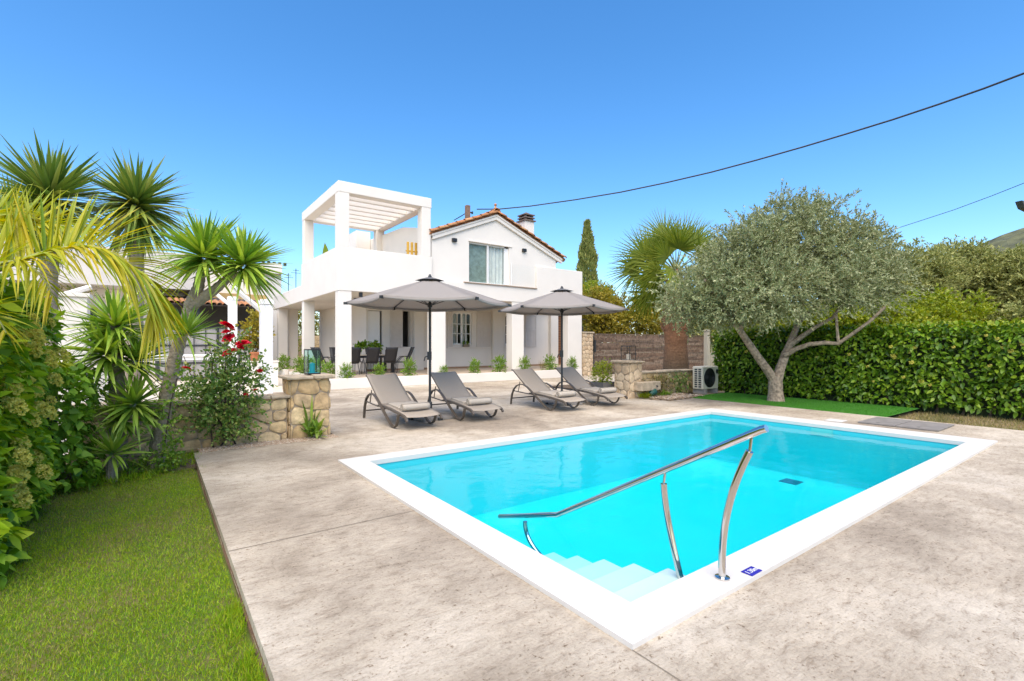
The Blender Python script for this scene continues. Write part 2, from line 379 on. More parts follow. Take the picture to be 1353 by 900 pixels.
    L(n1.outputs['Fac'], c.inputs['Fac']); L(c.outputs[0], b.inputs['Base Color']); b.inputs['Roughness'].default_value = 0.95
    # palm trunk: rings, rusty above, grey brown below
    m, nt, b = mat('palm_bark'); M['palmbark'] = m; L = nt.links.new
    tc = N(nt, 'ShaderNodeTexCoord'); mpz = N(nt, 'ShaderNodeMapping'); mpz.inputs['Scale'].default_value = (3.5, 3.5, 15); L(tc.outputs['Object'], mpz.inputs['Vector'])
    w = N(nt, 'ShaderNodeTexNoise'); w.inputs['Scale'].default_value = 1.0; w.inputs['Detail'].default_value = 8; w.inputs['Roughness'].default_value = 0.7; L(mpz.outputs[0], w.inputs['Vector'])
    n1 = N(nt, 'ShaderNodeTexNoise'); n1.inputs['Scale'].default_value = 14; n1.inputs['Detail'].default_value = 7; L(tc.outputs['Object'], n1.inputs['Vector'])
    sx = N(nt, 'ShaderNodeSeparateXYZ'); L(tc.outputs['Object'], sx.inputs[0])
    mr = N(nt, 'ShaderNodeMapRange'); mr.inputs['From Min'].default_value = 0.6; mr.inputs['From Max'].default_value = 1.9; L(sx.outputs['Z'], mr.inputs['Value'])
    c = N(nt, 'ShaderNodeValToRGB'); c.color_ramp.elements[0].color = (0.13, 0.095, 0.06, 1); c.color_ramp.elements[1].color = (0.29, 0.145, 0.075, 1); L(mr.outputs[0], c.inputs['Fac'])
    c2 = N(nt, 'ShaderNodeValToRGB'); c2.color_ramp.elements[0].color = (0.35, 0.32, 0.30, 1); c2.color_ramp.elements[1].color = (1.15, 1.1, 1.05, 1)
    ax = N(nt, 'ShaderNodeMath', operation='MULTIPLY'); L(w.outputs['Fac'], ax.inputs[0]); L(n1.outputs['Fac'], ax.inputs[1]); 
    a2 = N(nt, 'ShaderNodeMath', operation='MULTIPLY'); a2.inputs[1].default_value = 2.3; L(ax.outputs[0], a2.inputs[0]); L(a2.outputs[0], c2.inputs['Fac'])
    x = N(nt, 'ShaderNodeMix', data_type='RGBA', blend_type='MULTIPLY'); x.inputs[0].default_value = 1; L(c.outputs[0], x.inputs[6]); L(c2.outputs[0], x.inputs[7])
    L(x.outputs[2], b.inputs['Base Color']); b.inputs['Roughness'].default_value = 0.95
    bp = N(nt, 'ShaderNodeBump'); bp.inputs['Strength'].default_value = 1; bp.inputs['Distance'].default_value = 0.04; L(ax.outputs[0], bp.inputs['Height']); L(bp.outputs[0], b.inputs['Normal'])
    # brown timber door
    m, nt, b = mat('brown_door'); M['door'] = m; L = nt.links.new
    tc = N(nt, 'ShaderNodeTexCoord'); w = N(nt, 'ShaderNodeTexWave', wave_type='BANDS', bands_direction='Z'); w.inputs['Scale'].default_value = 2.2
    w.inputs['Distortion'].default_value = 0.6; L(tc.outputs['Object'], w.inputs['Vector'])
    c = N(nt, 'ShaderNodeValToRGB'); c.color_ramp.elements[0].color = (0.10, 0.04, 0.015, 1); c.color_ramp.elements[1].color = (0.22, 0.095, 0.04, 1); c.color_ramp.elements[0].position = 0.1; c.color_ramp.elements[1].position = 0.3
    L(w.outputs['Fac'], c.inputs['Fac']); L(c.outputs[0], b.inputs['Base Color']); b.inputs['Roughness'].default_value = 0.5
    # window glass: sees through, mirrors at grazing angles
    m, nt, b = mat('window_glass'); M['glass'] = m; L = nt.links.new
    tr = N(nt, 'ShaderNodeBsdfTransparent'); tr.inputs['Color'].default_value = (0.90, 0.93, 0.92, 1)
    gl = N(nt, 'ShaderNodeBsdfGlossy'); gl.inputs['Roughness'].default_value = 0.02
    fr = N(nt, 'ShaderNodeFresnel'); fr.inputs['IOR'].default_value = 1.4; ms = N(nt, 'ShaderNodeMixShader')
    L(front_only(nt, fr.outputs[0]), ms.inputs[0]); L(tr.outputs[0], ms.inputs[1]); L(gl.outputs[0], ms.inputs[2]); L(ms.outputs[0], nt.nodes['Material Output'].inputs['Surface'])
    m2 = m.copy(); m2.name = 'teal_glass'; M['tealglass'] = m2
    for n in m2.node_tree.nodes:
        if n.type == 'BSDF_TRANSPARENT': n.inputs['Color'].default_value = (0.84, 0.97, 0.965, 1)
    m3 = m.copy(); m3.name = 'clear_glass'; M['clearglass'] = m3
    for n in m3.node_tree.nodes:
        if n.type == 'BSDF_TRANSPARENT': n.inputs['Color'].default_value = (0.99, 0.995, 0.995, 1)
        if n.type == 'FRESNEL': n.inputs['IOR'].default_value = 1.12
    # canopy cloth lets some light through
    m, nt, b = mat('grey_canopy'); M['canopy'] = m; L = nt.links.new
    b.inputs['Base Color'].default_value = (0.42, 0.385, 0.355, 1); b.inputs['Roughness'].default_value = 0.9
    tr = N(nt, 'ShaderNodeBsdfTranslucent'); tr.inputs['Color'].default_value = (0.48, 0.44, 0.40, 1); ms = N(nt, 'ShaderNodeMixShader'); ms.inputs[0].default_value = 0.45
    L(b.outputs[0], ms.inputs[1]); L(tr.outputs[0], ms.inputs[2]); L(ms.outputs[0], nt.nodes['Material Output'].inputs['Surface'])
    # pool water: refracting surface with an absorbing body
    m, nt, b = mat('pool_water'); M['water'] = m; L = nt.links.new; nt.nodes.remove(b)
    tp = N(nt, 'ShaderNodeBsdfTransparent'); gl = N(nt, 'ShaderNodeBsdfGlossy'); gl.inputs['Roughness'].default_value = 0.0
    gs = N(nt, 'ShaderNodeMixShader'); fr = N(nt, 'ShaderNodeFresnel'); fr.inputs['IOR'].default_value = 1.16
    tc = N(nt, 'ShaderNodeTexCoord'); n1 = N(nt, 'ShaderNodeTexNoise'); n1.inputs['Scale'].default_value = 2.4; n1.inputs['Detail'].default_value = 5; L(tc.outputs['Object'], n1.inputs['Vector'])
    bp = N(nt, 'ShaderNodeBump'); bp.inputs['Strength'].default_value = 0.2; bp.inputs['Distance'].default_value = 0.05; L(n1.outputs['Fac'], bp.inputs['Height']); L(bp.outputs[0], gl.inputs['Normal']); L(bp.outputs[0], fr.inputs['Normal'])
    L(front_only(nt, fr.outputs[0]), gs.inputs[0]); L(tp.outputs[0], gs.inputs[1]); L(gl.outputs[0], gs.inputs[2])
    va = N(nt, 'ShaderNodeVolumeAbsorption'); va.inputs['Color'].default_value = (0.0, 0.978, 0.99, 1); va.inputs['Density'].default_value = 0.62
    L(gs.outputs[0], nt.nodes['Material Output'].inputs['Surface']); L(va.outputs[0], nt.nodes['Material Output'].inputs['Volume'])
pattern_mats()
M['shutter'] = plain('shutter_paint', (0.60, 0.55, 0.50), 0.6, var=0.05, scale=6)
M['greyrender'] = plain('grey_render', (0.56, 0.53, 0.49), 0.85, var=0.08, scale=1.2)
M['frost'] = plain('frosted_pane', (0.27, 0.28, 0.28), 0.3)
# ------------------------------------------------------------------ camera, sky, sun
cam = bpy.data.cameras.new('camera'); co = link(bpy.data.objects.new('camera', cam))
cam.sensor_width = 36; cam.lens = FOC / 1353 * 36; cam.shift_y = 6 / 1353; cam.clip_start = 0.05; cam.clip_end = 3000
co.location = (0, 0, CAMH); co.rotation_euler = (R(90), 0, -(PI / 2 - ANG))
S.camera = co
SUN_EL, SUN_AZ = 58, -142          # azimuth from +Y towards +X
sv = Vector((math.sin(R(SUN_AZ)) * math.cos(R(SUN_EL)), math.cos(R(SUN_AZ)) * math.cos(R(SUN_EL)), math.sin(R(SUN_EL))))
sl = bpy.data.lights.new('sun', 'SUN'); so = link(bpy.data.objects.new('sun', sl))
sl.energy = 4.0; sl.angle = R(75); sl.color = (1.0, 0.87, 0.70)
so.rotation_euler = sv.to_track_quat('Z', 'Y').to_euler(); so.location = (0, 20, 30)
W = bpy.data.worlds.new('World'); S.world = W; W.use_nodes = True
wn = W.node_tree; sky = wn.nodes.new('ShaderNodeTexSky'); sky.sky_type = 'NISHITA'; sky.sun_disc = False
sky.sun_elevation = R(SUN_EL); sky.sun_rotation = R(SUN_AZ); sky.air_density = 1.0; sky.dust_density = 0.7; sky.ozone_density = 4.0; sky.altitude = 0
hsv = wn.nodes.new('ShaderNodeHueSaturation'); hsv.inputs['Saturation'].default_value = 1.26; hsv.inputs['Hue'].default_value = 0.499; hsv.inputs['Value'].default_value = 1.14
wn.links.new(sky.outputs[0], hsv.inputs['Color']); wn.links.new(hsv.outputs[0], wn.nodes['Background'].inputs[0]); wn.nodes['Background'].inputs[1].default_value = 0.15
S.view_settings.view_transform = 'Standard'; S.view_settings.look = 'None'; S.view_settings.exposure = 0.71; S.view_settings.gamma = 1
S.view_settings.use_curve_mapping = False
S.cycles.use_denoising = True; S.cycles.max_bounces = 10; S.cycles.diffuse_bounces = 6; S.cycles.glossy_bounces = 4
S.cycles.transmission_bounces = 8; S.cycles.transparent_max_bounces = 16; S.cycles.caustics_reflective = False; S.cycles.caustics_refractive = False
S.cycles.sample_clamp_indirect = 6; S.cycles.use_adaptive_sampling = True; S.cycles.adaptive_threshold = 0.02

def struct(mb, name, m, bev=0):
    return tag(mb.build(name, m, bev=bev), kind='structure')

# ------------------------------------------------------------------ ground, deck, lawn
PX0, PX1, PY0, PY1 = 1.89, 10.44, 1.565, 6.33        # outer edge of the coping
IX0, IX1, IY0, IY1 = 2.19, 9.90, 1.83, 6.02          # inner edge of the coping
g = MB()
for x0, x1, y0, y1 in ((-400, PX0, -400, 400), (PX1, 400, -400, 400), (PX0, PX1, -400, PY0), (PX0, PX1, PY1, 400)):
    g.add([(x0, y0, -0.10), (x1, y0, -0.10), (x1, y1, -0.10), (x0, y1, -0.10)], [(0, 1, 2, 3)])
struct(g, 'ground', M['ground'])
d = MB()
DX0, DX1 = 0.43, 12.25
for x0, x1, y0, y1 in ((DX0, PX0, -4, 8.05), (PX0, PX1, -4, PY0), (PX0, PX1, PY1, 8.05), (PX1, DX1, -4, 8.05), (2.42, DX1, 8.05, 8.75), (2.42, 11.25, 8.75, 16.8), (11.25, 30, 13.2, 16.98)):
    d.add([(x0, y0, 0), (x1, y0, 0), (x1, y1, 0), (x0, y1, 0)], [(0, 1, 2, 3)])
d.add([(DX0, -4, 0), (DX0, 8.05, 0), (DX0, 8.05, -0.099), (DX0, -4, -0.099)], [(0, 1, 2, 3)])
d.add([(DX1, -4, 0), (DX1, 8.75, 0), (DX1, 8.75, -0.099), (DX1, -4, -0.099)], [(0, 3, 2, 1)])
struct(d, 'pool_deck', M['deck'])
j = MB()
for x0, x1, y0, y1 in ((PX0 - 0.006, PX0 + 0.001, -4, PY0), (DX0, PX0, 4.05, 4.058), (PX1, DX1, 3.05, 3.058), (6.1, 6.108, PY1, 16.5), (2.42, 11.2, 10.6, 10.608)):
    j.add([(x0, y0, 0.003), (x1, y0, 0.003), (x1, y1, 0.003), (x0, y1, 0.003)], [(0, 1, 2, 3)])
struct(j, 'deck_joint', plain('joint_filler', (0.20, 0.165, 0.125), 0.9))
e = MB(); ex = [(DX0 + 0.02 + 0.014 * math.sin(k * 1.7) * 0.4, -4 + k * 0.25) for k in range(49)]
for (xa, ya), (xb, yb) in zip(ex[:-1], ex[1:]):
    e.add([(xa - 0.03, ya, -0.058), (DX0 - 0.001, ya, -0.058), (DX0 - 0.001, yb, -0.058), (xb - 0.03, yb, -0.058)], [(0, 1, 2, 3)])
struct(e, 'soil_edge', plain('red_soil', (0.12, 0.07, 0.04), 0.95, var=0.3, scale=14, bump=0.6))
lw = MB(); lw.grid(lambda u, v: (-9 + u * 9.42, -3 + v * 11.2, -0.089 + 0.008 * math.sin(u * 31 + v * 17) * math.cos(v * 23 - u * 9)), 60, 60)
struct(lw, 'lawn', M['lawn'])
cy = MB(); cy.add([(-30, 8.85, 0.0), (2.42, 8.85, 0.0), (2.42, 30, 0.0), (-30, 30, 0.0)], [(0, 1, 2, 3)])
cy.add([(2.42, 16.8, 0.0), (4.6, 16.8, 0.0), (4.6, 30, 0.0), (2.42, 30, 0.0)], [(0, 1, 2, 3)])
struct(cy, 'courtyard_paving', M['courtyard'])
gj = MB()
for k in range(40):
    yy = 9.4 + k * 0.6
    if yy < 29.9: gj.add([(-12, yy, 0.002), (2.42, yy, 0.002), (2.42, yy + 0.008, 0.002), (-12, yy + 0.008, 0.002)], [(0, 1, 2, 3)])
for k in range(24):
    xx = -12 + k * 0.6
    gj.add([(xx, 8.9, 0.004), (xx + 0.008, 8.9, 0.004), (xx + 0.008, 29.9, 0.004), (xx, 29.9, 0.004)], [(0, 1, 2, 3)])
struct(gj, 'courtyard_joints', plain('grout', (0.4, 0.35, 0.28), 0.9))
sb = MB(); sb.grid(lambda u, v: (-5 + u * 5.42, 7.35 + v * 1.2, -0.05 + 0.05 * math.sin(u * 40) * math.sin(v * 9 + u * 5) * 0.5), 50, 12)
struct(sb, 'planting_soil', M['soil'])
sb = MB(); sb.grid(lambda u, v: (11.3 + u * 14, 9.3 + v * 3.9, 0.03 + 0.05 * math.sin(u * 30) * math.sin(v * 9 + u * 5)), 50, 14)
struct(sb, 'palm_bed_soil', M['soil'])
sb = MB(); sb.grid(lambda u, v: (11.0 + u * 1.6 + 0.08 * math.sin(v * 7), 7.9 + v * 0.75 + 0.15 * u, 0.012 + 0.012 * math.sin(u * 37 + v * 21)), 40, 12)
# gravel
def pebbles(n, x0, x1, y0, y1, z, s0, s1):
    base = np.array([(1, 0, 0), (-1, 0, 0), (0, 1, 0), (0, -1, 0), (0, 0, .7), (0, 0, -.7)], float)
    fs = np.array([(0, 2, 4), (2, 1, 4), (1, 3, 4), (3, 0, 4), (2, 0, 5), (1, 2, 5), (3, 1, 5), (0, 3, 5)])
    P = np.stack([rng.uniform(x0, x1, n), rng.uniform(y0, y1, n), np.full(n, z)], 1)
    sc = rng.uniform(s0, s1, (n, 1, 1)) * rng.uniform(0.6, 1.2, (n, 1, 3)); a = rng.uniform(0, 6.28, n)
    Q = np.zeros((n, 3, 3)); Q[:, 0, 0] = np.cos(a); Q[:, 0, 1] = -np.sin(a); Q[:, 1, 0] = np.sin(a); Q[:, 1, 1] = np.cos(a); Q[:, 2, 2] = 1
    V = np.einsum('nij,nkj->nki', Q, base[None] * sc) + P[:, None]
    return V.reshape(-1, 3), (fs[None] + (np.arange(n) * 6)[:, None, None]).reshape(-1, 3)
gb = MB(); gb.add([(0.5, 8.05, -0.005), (2.42, 8.05, -0.005), (2.42, 8.9, -0.005), (0.5, 8.9, -0.005)], [(0, 1, 2, 3)])
struct(gb, 'gravel_bed', M['soil'])
V, F = merge([pebbles(3200, 0.5, 2.41, 8.04, 8.34, 0.0, 0.008, 0.022), pebbles(900, 0.5, 2.2, 7.98, 8.1, 0.002, 0.006, 0.014)])
tag(npmesh('gravel', V, F, M['gravel'], smooth=False), 'brown and cream gravel scattered along the foot of the stone wall', 'gravel', kind='stuff')
sb2 = struct(sb, 'wall_bed_soil', plain('sandy_soil', (0.26, 0.19, 0.12), 0.95, var=0.4, scale=12, bump=0.6))
V, F = pebbles(900, 11.1, 12.9, 8.0, 8.9, 0.04, 0.008, 0.03)
tag(npmesh('gravel', V, F, M['gravel'], smooth=False), 'loose gravel in the bed before the low right wall', 'gravel', kind='stuff')

# ------------------------------------------------------------------ pool
c = MB(); T = 0.028
for x0, x1, y0, y1 in ((PX0, PX1, PY0, IY0), (PX0, PX1, IY1, PY1), (PX0, IX0, IY0, IY1), (IX1, PX1, IY0, IY1)):
    c.add([(x0, y0, T), (x1, y0, T), (x1, y1, T), (x0, y1, T)], [(0, 1, 2, 3)])
for a, b_ in (((PX0, PY0), (PX1, PY0)), ((PX1, PY0), (PX1, PY1)), ((PX1, PY1), (PX0, PY1)), ((PX0, PY1), (PX0, PY0))):
    c.add([(*a, T), (*b_, T), (*b_, -0.05), (*a, -0.05)], [(0, 3, 2, 1)])
for a, b_ in (((IX0, IY0), (IX1, IY0)), ((IX1, IY0), (IX1, IY1)), ((IX1, IY1), (IX0, IY1)), ((IX0, IY1), (IX0, IY0))):
    c.add([(*a, T), (*b_, T), (*b_, -0.03), (*a, -0.03)], [(0, 1, 2, 3)])
struct(c, 'pool_coping', M['coping'])
DEP = -1.0; bo = 0.012
b1 = MB(); x0, x1, y0, y1 = IX0 - bo, IX1 + bo, IY0 - bo, IY1 + bo
b1.add([(x0, y0, -0.03), (x1, y0, -0.03), (x1, y1, -0.03), (x0, y1, -0.03), (x0, y0, DEP), (x1, y0, DEP), (x1, y1, DEP), (x0, y1, DEP)],
       [(0, 1, 5, 4), (1, 2, 6, 5), (2, 3, 7, 6), (3, 0, 4, 7), (4, 5, 6, 7)])
b1.add([(IX0, IY0, -0.03), (IX1, IY0, -0.03), (x1, y0, -0.03), (x0, y0, -0.03)], [(0, 1, 2, 3)])
basin = struct(b1, 'pool_basin', M['liner'])
st = MB()
for k in range(6):
    zt = -0.098 - k * 0.078; ya = IY0 + k * 0.31
    st.box(IX0 - 0.008, 2.97, IY0 - 0.008 if k == 0 else ya + 0.001, ya + 0.31, DEP + 0.001, zt)
steps = struct(st, 'pool_steps', M['step'], bev=0.012)
wl = -0.075
w_ = MB(); w_.box(IX0 - 0.03, IX1 + 0.03, IY0 - 0.03, IY1 + 0.03, DEP - 0.05, wl)
water = struct(w_, 'pool_water', M['water'])
sk = MB(); sk.box(IX1 - 0.004, IX1 + 0.005, 3.62, 3.99, -0.17, -0.045)
tag(sk.build('skimmer_mouth', plain('aqua_plastic', (0.10, 0.52, 0.50), 0.4)), 'pale aqua skimmer mouth in the far right pool wall', 'skimmer')
dr = MB(); dr.box(9.2, 9.5, 3.95, 4.25, DEP + 0.002, DEP + 0.012)
for k in range(7): dr.box(9.21, 9.49, 3.975 + k * 0.04, 3.99 + k * 0.04, DEP + 0.012, DEP + 0.018)
tag(dr.build('pool_drain', plain('drain_blue', (0.01, 0.12, 0.2), 0.5)), 'dark square drain grille on the pool floor', 'drain')
sk = MB(); sk.box(10.66, 10.98, 3.76, 4.06, 0.002, 0.018)
tag(sk.build('skimmer_hatch', M['coping'], bev=0.004), 'white square skimmer lid set in the deck behind the pool', 'skimmer lid')
for k, (ya, yb, lab) in enumerate(((2.98, 3.56, 'grey concrete access cover beside the white skimmer lid'), (2.36, 2.96, 'grey concrete access cover nearest the right hand pool corner'))):
    t = thing('access_cover', lab, 'access cover', (11.4, (ya + yb) / 2, 0), 0, 'access covers behind the pool')
    q = MB(); h = (yb - ya) / 2
    q.box(-0.52, 0.52, -h, h, 0.002, 0.03); q.build('slab', M['slab'], t, bev=0.006)
    q = MB(); q.box(-0.43, -0.33, -0.025, 0.025, 0.03, 0.036); q.build('lifting_handle', M['greyplastic'], t)

# handrail
t = thing('pool_handrail', 'polished steel handrail slanting down into the pool beside the steps', 'handrail', (2.9, 1.69, T))
def loc(o, p): return tuple(p[i] - o.location[i] for i in range(3))
rp = [(2.885, 1.40, 1.012), (2.885, 1.43, 1.0)] + [(2.885 + 0.015 * k / 8, 1.43 + k * 0.2275, 1.0 - k * 0.1275) for k in range(1, 9)] + [(2.9, 3.34, -0.045), (2.9, 3.75, -0.17), (2.9, 4.15, -0.29)]
q = MB(); q.tube([loc(t, p) for p in rp], 0.0235, 16); q.build('rail', M['steel'], t, smooth=True)
def curve(a, b_, c_, n=10):
    a, b_, c_ = Vector(a), Vector(b_), Vector(c_)
    return [a * (1 - s) ** 2 + b_ * 2 * s * (1 - s) + c_ * s * s for s in [k / n for k in range(n + 1)]]
for base, mid, top, nm in (((2.885, 1.675, T), (2.885, 1.70, 0.45), (2.885, 1.50, 0.86), 0), ((2.90, 1.97, -0.15), (2.905, 2.12, 0.30), (2.895, 2.12, 0.52), 1), ((2.92, 3.45, -0.50), (2.92, 3.75, -0.42), (2.9, 3.72, -0.22), 2)):
    q = MB(); q.tube([loc(t, p) for p in curve(base, mid, top)], 0.0225, 14); ps = q.build('post', M['steel'], t, smooth=True)
    q = MB(); zz = rp and min(rp, key=lambda p: abs(p[1] - top[1]))[2]
    s_ = (top[1] - 1.43) / 1.82; zr = 1.0 - s_ * 1.02 if top[1] < 3.25 else -0.055 - (top[1] - 3.34) * 0.6
    q.tube([loc(t, top), loc(t, (top[0], top[1] - 0.01, zr - 0.02))], 0.009, 8); q.build('bracket', M['steel'], ps, smooth=True)
    q = MB(); q.lathe([(0.045, 0.0), (0.045, 0.008), (0.03, 0.012)], loc(t, (base[0], base[1], base[2] + 0.001)), 18); q.build('base_plate', M['steel'], ps, smooth=True)
# depth tile
t = thing('depth_marker', 'blue depth marker tile with white figures on the pool edge', 'depth marker', (3.12, 1.572 + 0.0, T + 0.002))
q = MB(); q.box(-0.065, 0.065, 0.0, 0.075, 0, 0.004); q.build('tile', M['bluetile'], t, bev=0.001)
fc = bpy.data.curves.new('lettering', 'FONT'); fc.body = '1.30m'; fc.size = 0.05; fc.align_x = 'CENTER'; fc.align_y = 'CENTER'; fc.extrude = 0.0005
fc.materials.append(M['white']); fo = link(bpy.data.objects.new('text', fc)); bpy.context.view_layer.update()
fm = bpy.data.meshes.new_from_object(fo.evaluated_get(bpy.context.evaluated_depsgraph_get())); bpy.data.objects.remove(fo)
fo = link(bpy.data.objects.new('lettering', fm), t); fo.location = (0, 0.037, 0.0055)
# ------------------------------------------------------------------ house
H = thing('house', 'white two storey villa with tiled gable roof and roof terrace pergola', 'house', (5.05, 16.9, 0))
HO = Vector((5.05, 16.9, 0))
def hb(name, boxes, m=None, parent=None, bev=0.012, smooth=False):
    q = MB()
    for b_ in boxes:
        q.box(b_[0] - HO.x, b_[1] - HO.x, b_[2] - HO.y, b_[3] - HO.y, b_[4], b_[5])
    return q.build(name, m or M['plaster'], parent or H, bev=bev)
def wall_y(name, x0, x1, y0, y1, z0, z1, openings, m=None):
    """wall in the x-z plane with rectangular holes"""
    xs = sorted({x0, x1} | {v for o in openings for v in o[:2]}); zs = sorted({z0, z1} | {v for o in openings for v in o[2:]})
    q = MB(); solid = lambda i, k: 0 <= i < len(xs) - 1 and 0 <= k < len(zs) - 1 and not any(o[0] <= xs[i] < o[1] and o[2] <= zs[k] < o[3] for o in openings)
    for i in range(len(xs) - 1):
        for k in range(len(zs) - 1):
            if not solid(i, k): continue
            X0, X1, Z0, Z1 = xs[i] - HO.x, xs[i + 1] - HO.x, zs[k], zs[k + 1]; Y0, Y1 = y0 - HO.y, y1 - HO.y
            q.add([(X0, Y0, Z0), (X1, Y0, Z0), (X1, Y0, Z1), (X0, Y0, Z1)], [(0, 1, 2, 3)])
            q.add([(X0, Y1, Z0), (X1, Y1, Z0), (X1, Y1, Z1), (X0, Y1, Z1)], [(3, 2, 1, 0)])
            if not solid(i - 1, k): q.add([(X0, Y0, Z0), (X0, Y0, Z1), (X0, Y1, Z1), (X0, Y1, Z0)], [(0, 1, 2, 3)])
            if not solid(i + 1, k): q.add([(X1, Y0, Z0), (X1, Y0, Z1), (X1, Y1, Z1), (X1, Y1, Z0)], [(3, 2, 1, 0)])
            if not solid(i, k - 1): q.add([(X0, Y0, Z0), (X1, Y0, Z0), (X1, Y1, Z0), (X0, Y1, Z0)], [(3, 2, 1, 0)])
            if not solid(i, k + 1): q.add([(X0, Y0, Z1), (X1, Y0, Z1), (X1, Y1, Z1), (X0, Y1, Z1)], [(0, 1, 2, 3)])
    return q.build(name, m or M['plaster'], H)
FL = 0.35; CE = 3.38
hb('porch_floor', [(5.0, 19.6, 17.3, 28.4, 0.0, FL)], M['tilefloor'], bev=0)
hb('skirting', [(7.4, 19.5, 20.775, 20.795, FL, FL + 0.09)], plain('skirting_tile', (0.32, 0.2, 0.12), 0.6), bev=0)
# columns
hb('column', [(5.08, 5.52, 16.92, 17.34, 0.2, 3.40)])
for x0, x1 in ((8.64, 9.22), (12.48, 13.12)):
    hb('column', [(x0, x1, 16.92, 17.36, 0.2, 3.40)])
hb('column', [(15.78, 16.68, 16.92, 17.4, 0.2, 3.40)])
for y in (21.86, 27.15):
    hb('column', [(5.1, 5.54, y, y + 0.36, 0.2, 3.40)])
hb('column', [(5.7, 6.15, 27.6, 28.0, 0.2, 3.40)])
# slab, parapets
hb('porch_ceiling', [(5.1, 16.66, 17.15, 28.3, 3.40, 3.62)], bev=0)
q = MB(); q.prism_y([(x - HO.x, z) for x, z in ((5.05, 3.38), (16.7, 3.38), (16.7, 5.06), (13.83, 5.06), (13.83, 4.03), (8.62, 4.03), (8.62, 4.9), (5.05, 4.9))], 0.0, 0.22); q.build('facade_parapet', M['plaster'], H, bev=0.015)
hb('parapet', [(16.46, 16.697, 17.102, 26, 3.39, 5.05)], bev=0.02)
def wall_x(name, poly, x0, x1):
    n = len(poly); q = MB()
    q.add([(x0 - HO.x, y - HO.y, z) for y, z in poly] + [(x1 - HO.x, y - HO.y, z) for y, z in poly], [tuple(range(n)), tuple(reversed(range(n, 2 * n)))] + [(i, i + n, (i + 1) % n + n, (i + 1) % n) for i in range(n)])
    return q.build(name, M['plaster'], H, bev=0.015)
wall_x('side_parapet', [(17.121, 3.382), (28.3, 3.382), (28.3, 4.06), (22.1, 4.06), (22.1, 4.97), (17.121, 4.90)], 5.052, 5.27)
hb('parapet', [(5.272, 8.6, 21.9, 22.1, 4.0, 4.95)], bev=0.02)
hb('terrace_slab', [(5.28, 16.45, 17.16, 28.25, 3.63, 4.0)], bev=0)
# ground floor rooms
op = [(7.5, 8.15, FL, 3.02), (9.12, 9.48, 1.42, 3.06), (11.72, 12.82, 1.52, 3.12), (14.9, 15.16, 1.52, 3.12), (18.47, 19.35, FL, 3.25)]
wall_y('front_wall', 7.4, 19.6, 20.8, 21.05, FL, 3.40, op)
hb('side_wall', [(7.4, 7.65, 21.05, 28.2, FL, 3.40)], bev=0)
hb('side_wall', [(19.35, 19.6, 21.05, 28.2, FL, 3.40)], bev=0)
hb('rear_wall', [(7.66, 19.34, 27.9, 28.19, FL, 3.40)], bev=0)
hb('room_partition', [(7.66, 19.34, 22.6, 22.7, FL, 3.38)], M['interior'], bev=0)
hb('flat_roof', [(16.705, 19.6, 20.6, 28.2, 3.402, 3.7)], bev=0)
hb('pier', [(9.62, 10.1, 20.62, 20.8, FL, 3.39)], bev=0.01)
hb('pier', [(13.99, 14.6, 20.6, 20.8, FL, 3.39)], bev=0.01)
hb('pier', [(17.9, 18.45, 20.6, 20.8, FL, 3.39)], bev=0.01)
# gable storey
GX0, GX1, RX, RZ, GY = 8.63, 15.05, 11.64, 6.95, 16.98
sl_l, sl_r = 0.405, 0.40
gz = lambda x: RZ - (RX - x) * sl_l if x < RX else RZ - (x - RX) * sl_r
def gable(name, y0, y1, openings):
    q = MB(); xs = sorted({GX0, GX1, RX} | {v for o in openings for v in o[:2]})
    for a, b_ in zip(xs[:-1], xs[1:]):
        spans = [(4.0, None)]
        for o in openings:
            if o[0] <= a < o[1]: spans = [(4.0, o[2]), (o[3], None)]
        for z0, z1 in spans:
            za, zb = (gz(a), gz(b_)) if z1 is None else (z1, z1)
            q.prism_y([(a - HO.x, z0), (b_ - HO.x, z0), (b_ - HO.x, zb), (a - HO.x, za)], y0 - HO.y, y1 - HO.y)
    return q.build(name, M['plaster'], H)
gable('gable_wall', GY, GY + 0.25, [(10.33, 12.36, 4.06, 5.74)])
gable('gable_wall', 25.7, 25.95, [])
hb('upper_side_wall', [(GX0, GX0 + 0.25, GY + 0.251, 25.69, 4.0, gz(GX0) - 0.02)], bev=0)
hb('upper_side_wall', [(GX1 - 0.25, GX1, GY + 0.251, 25.69, 4.0, gz(GX1) - 0.02)], bev=0)
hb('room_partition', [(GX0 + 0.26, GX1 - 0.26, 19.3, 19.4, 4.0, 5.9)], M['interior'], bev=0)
# roof: boards below, barrel tiles on top

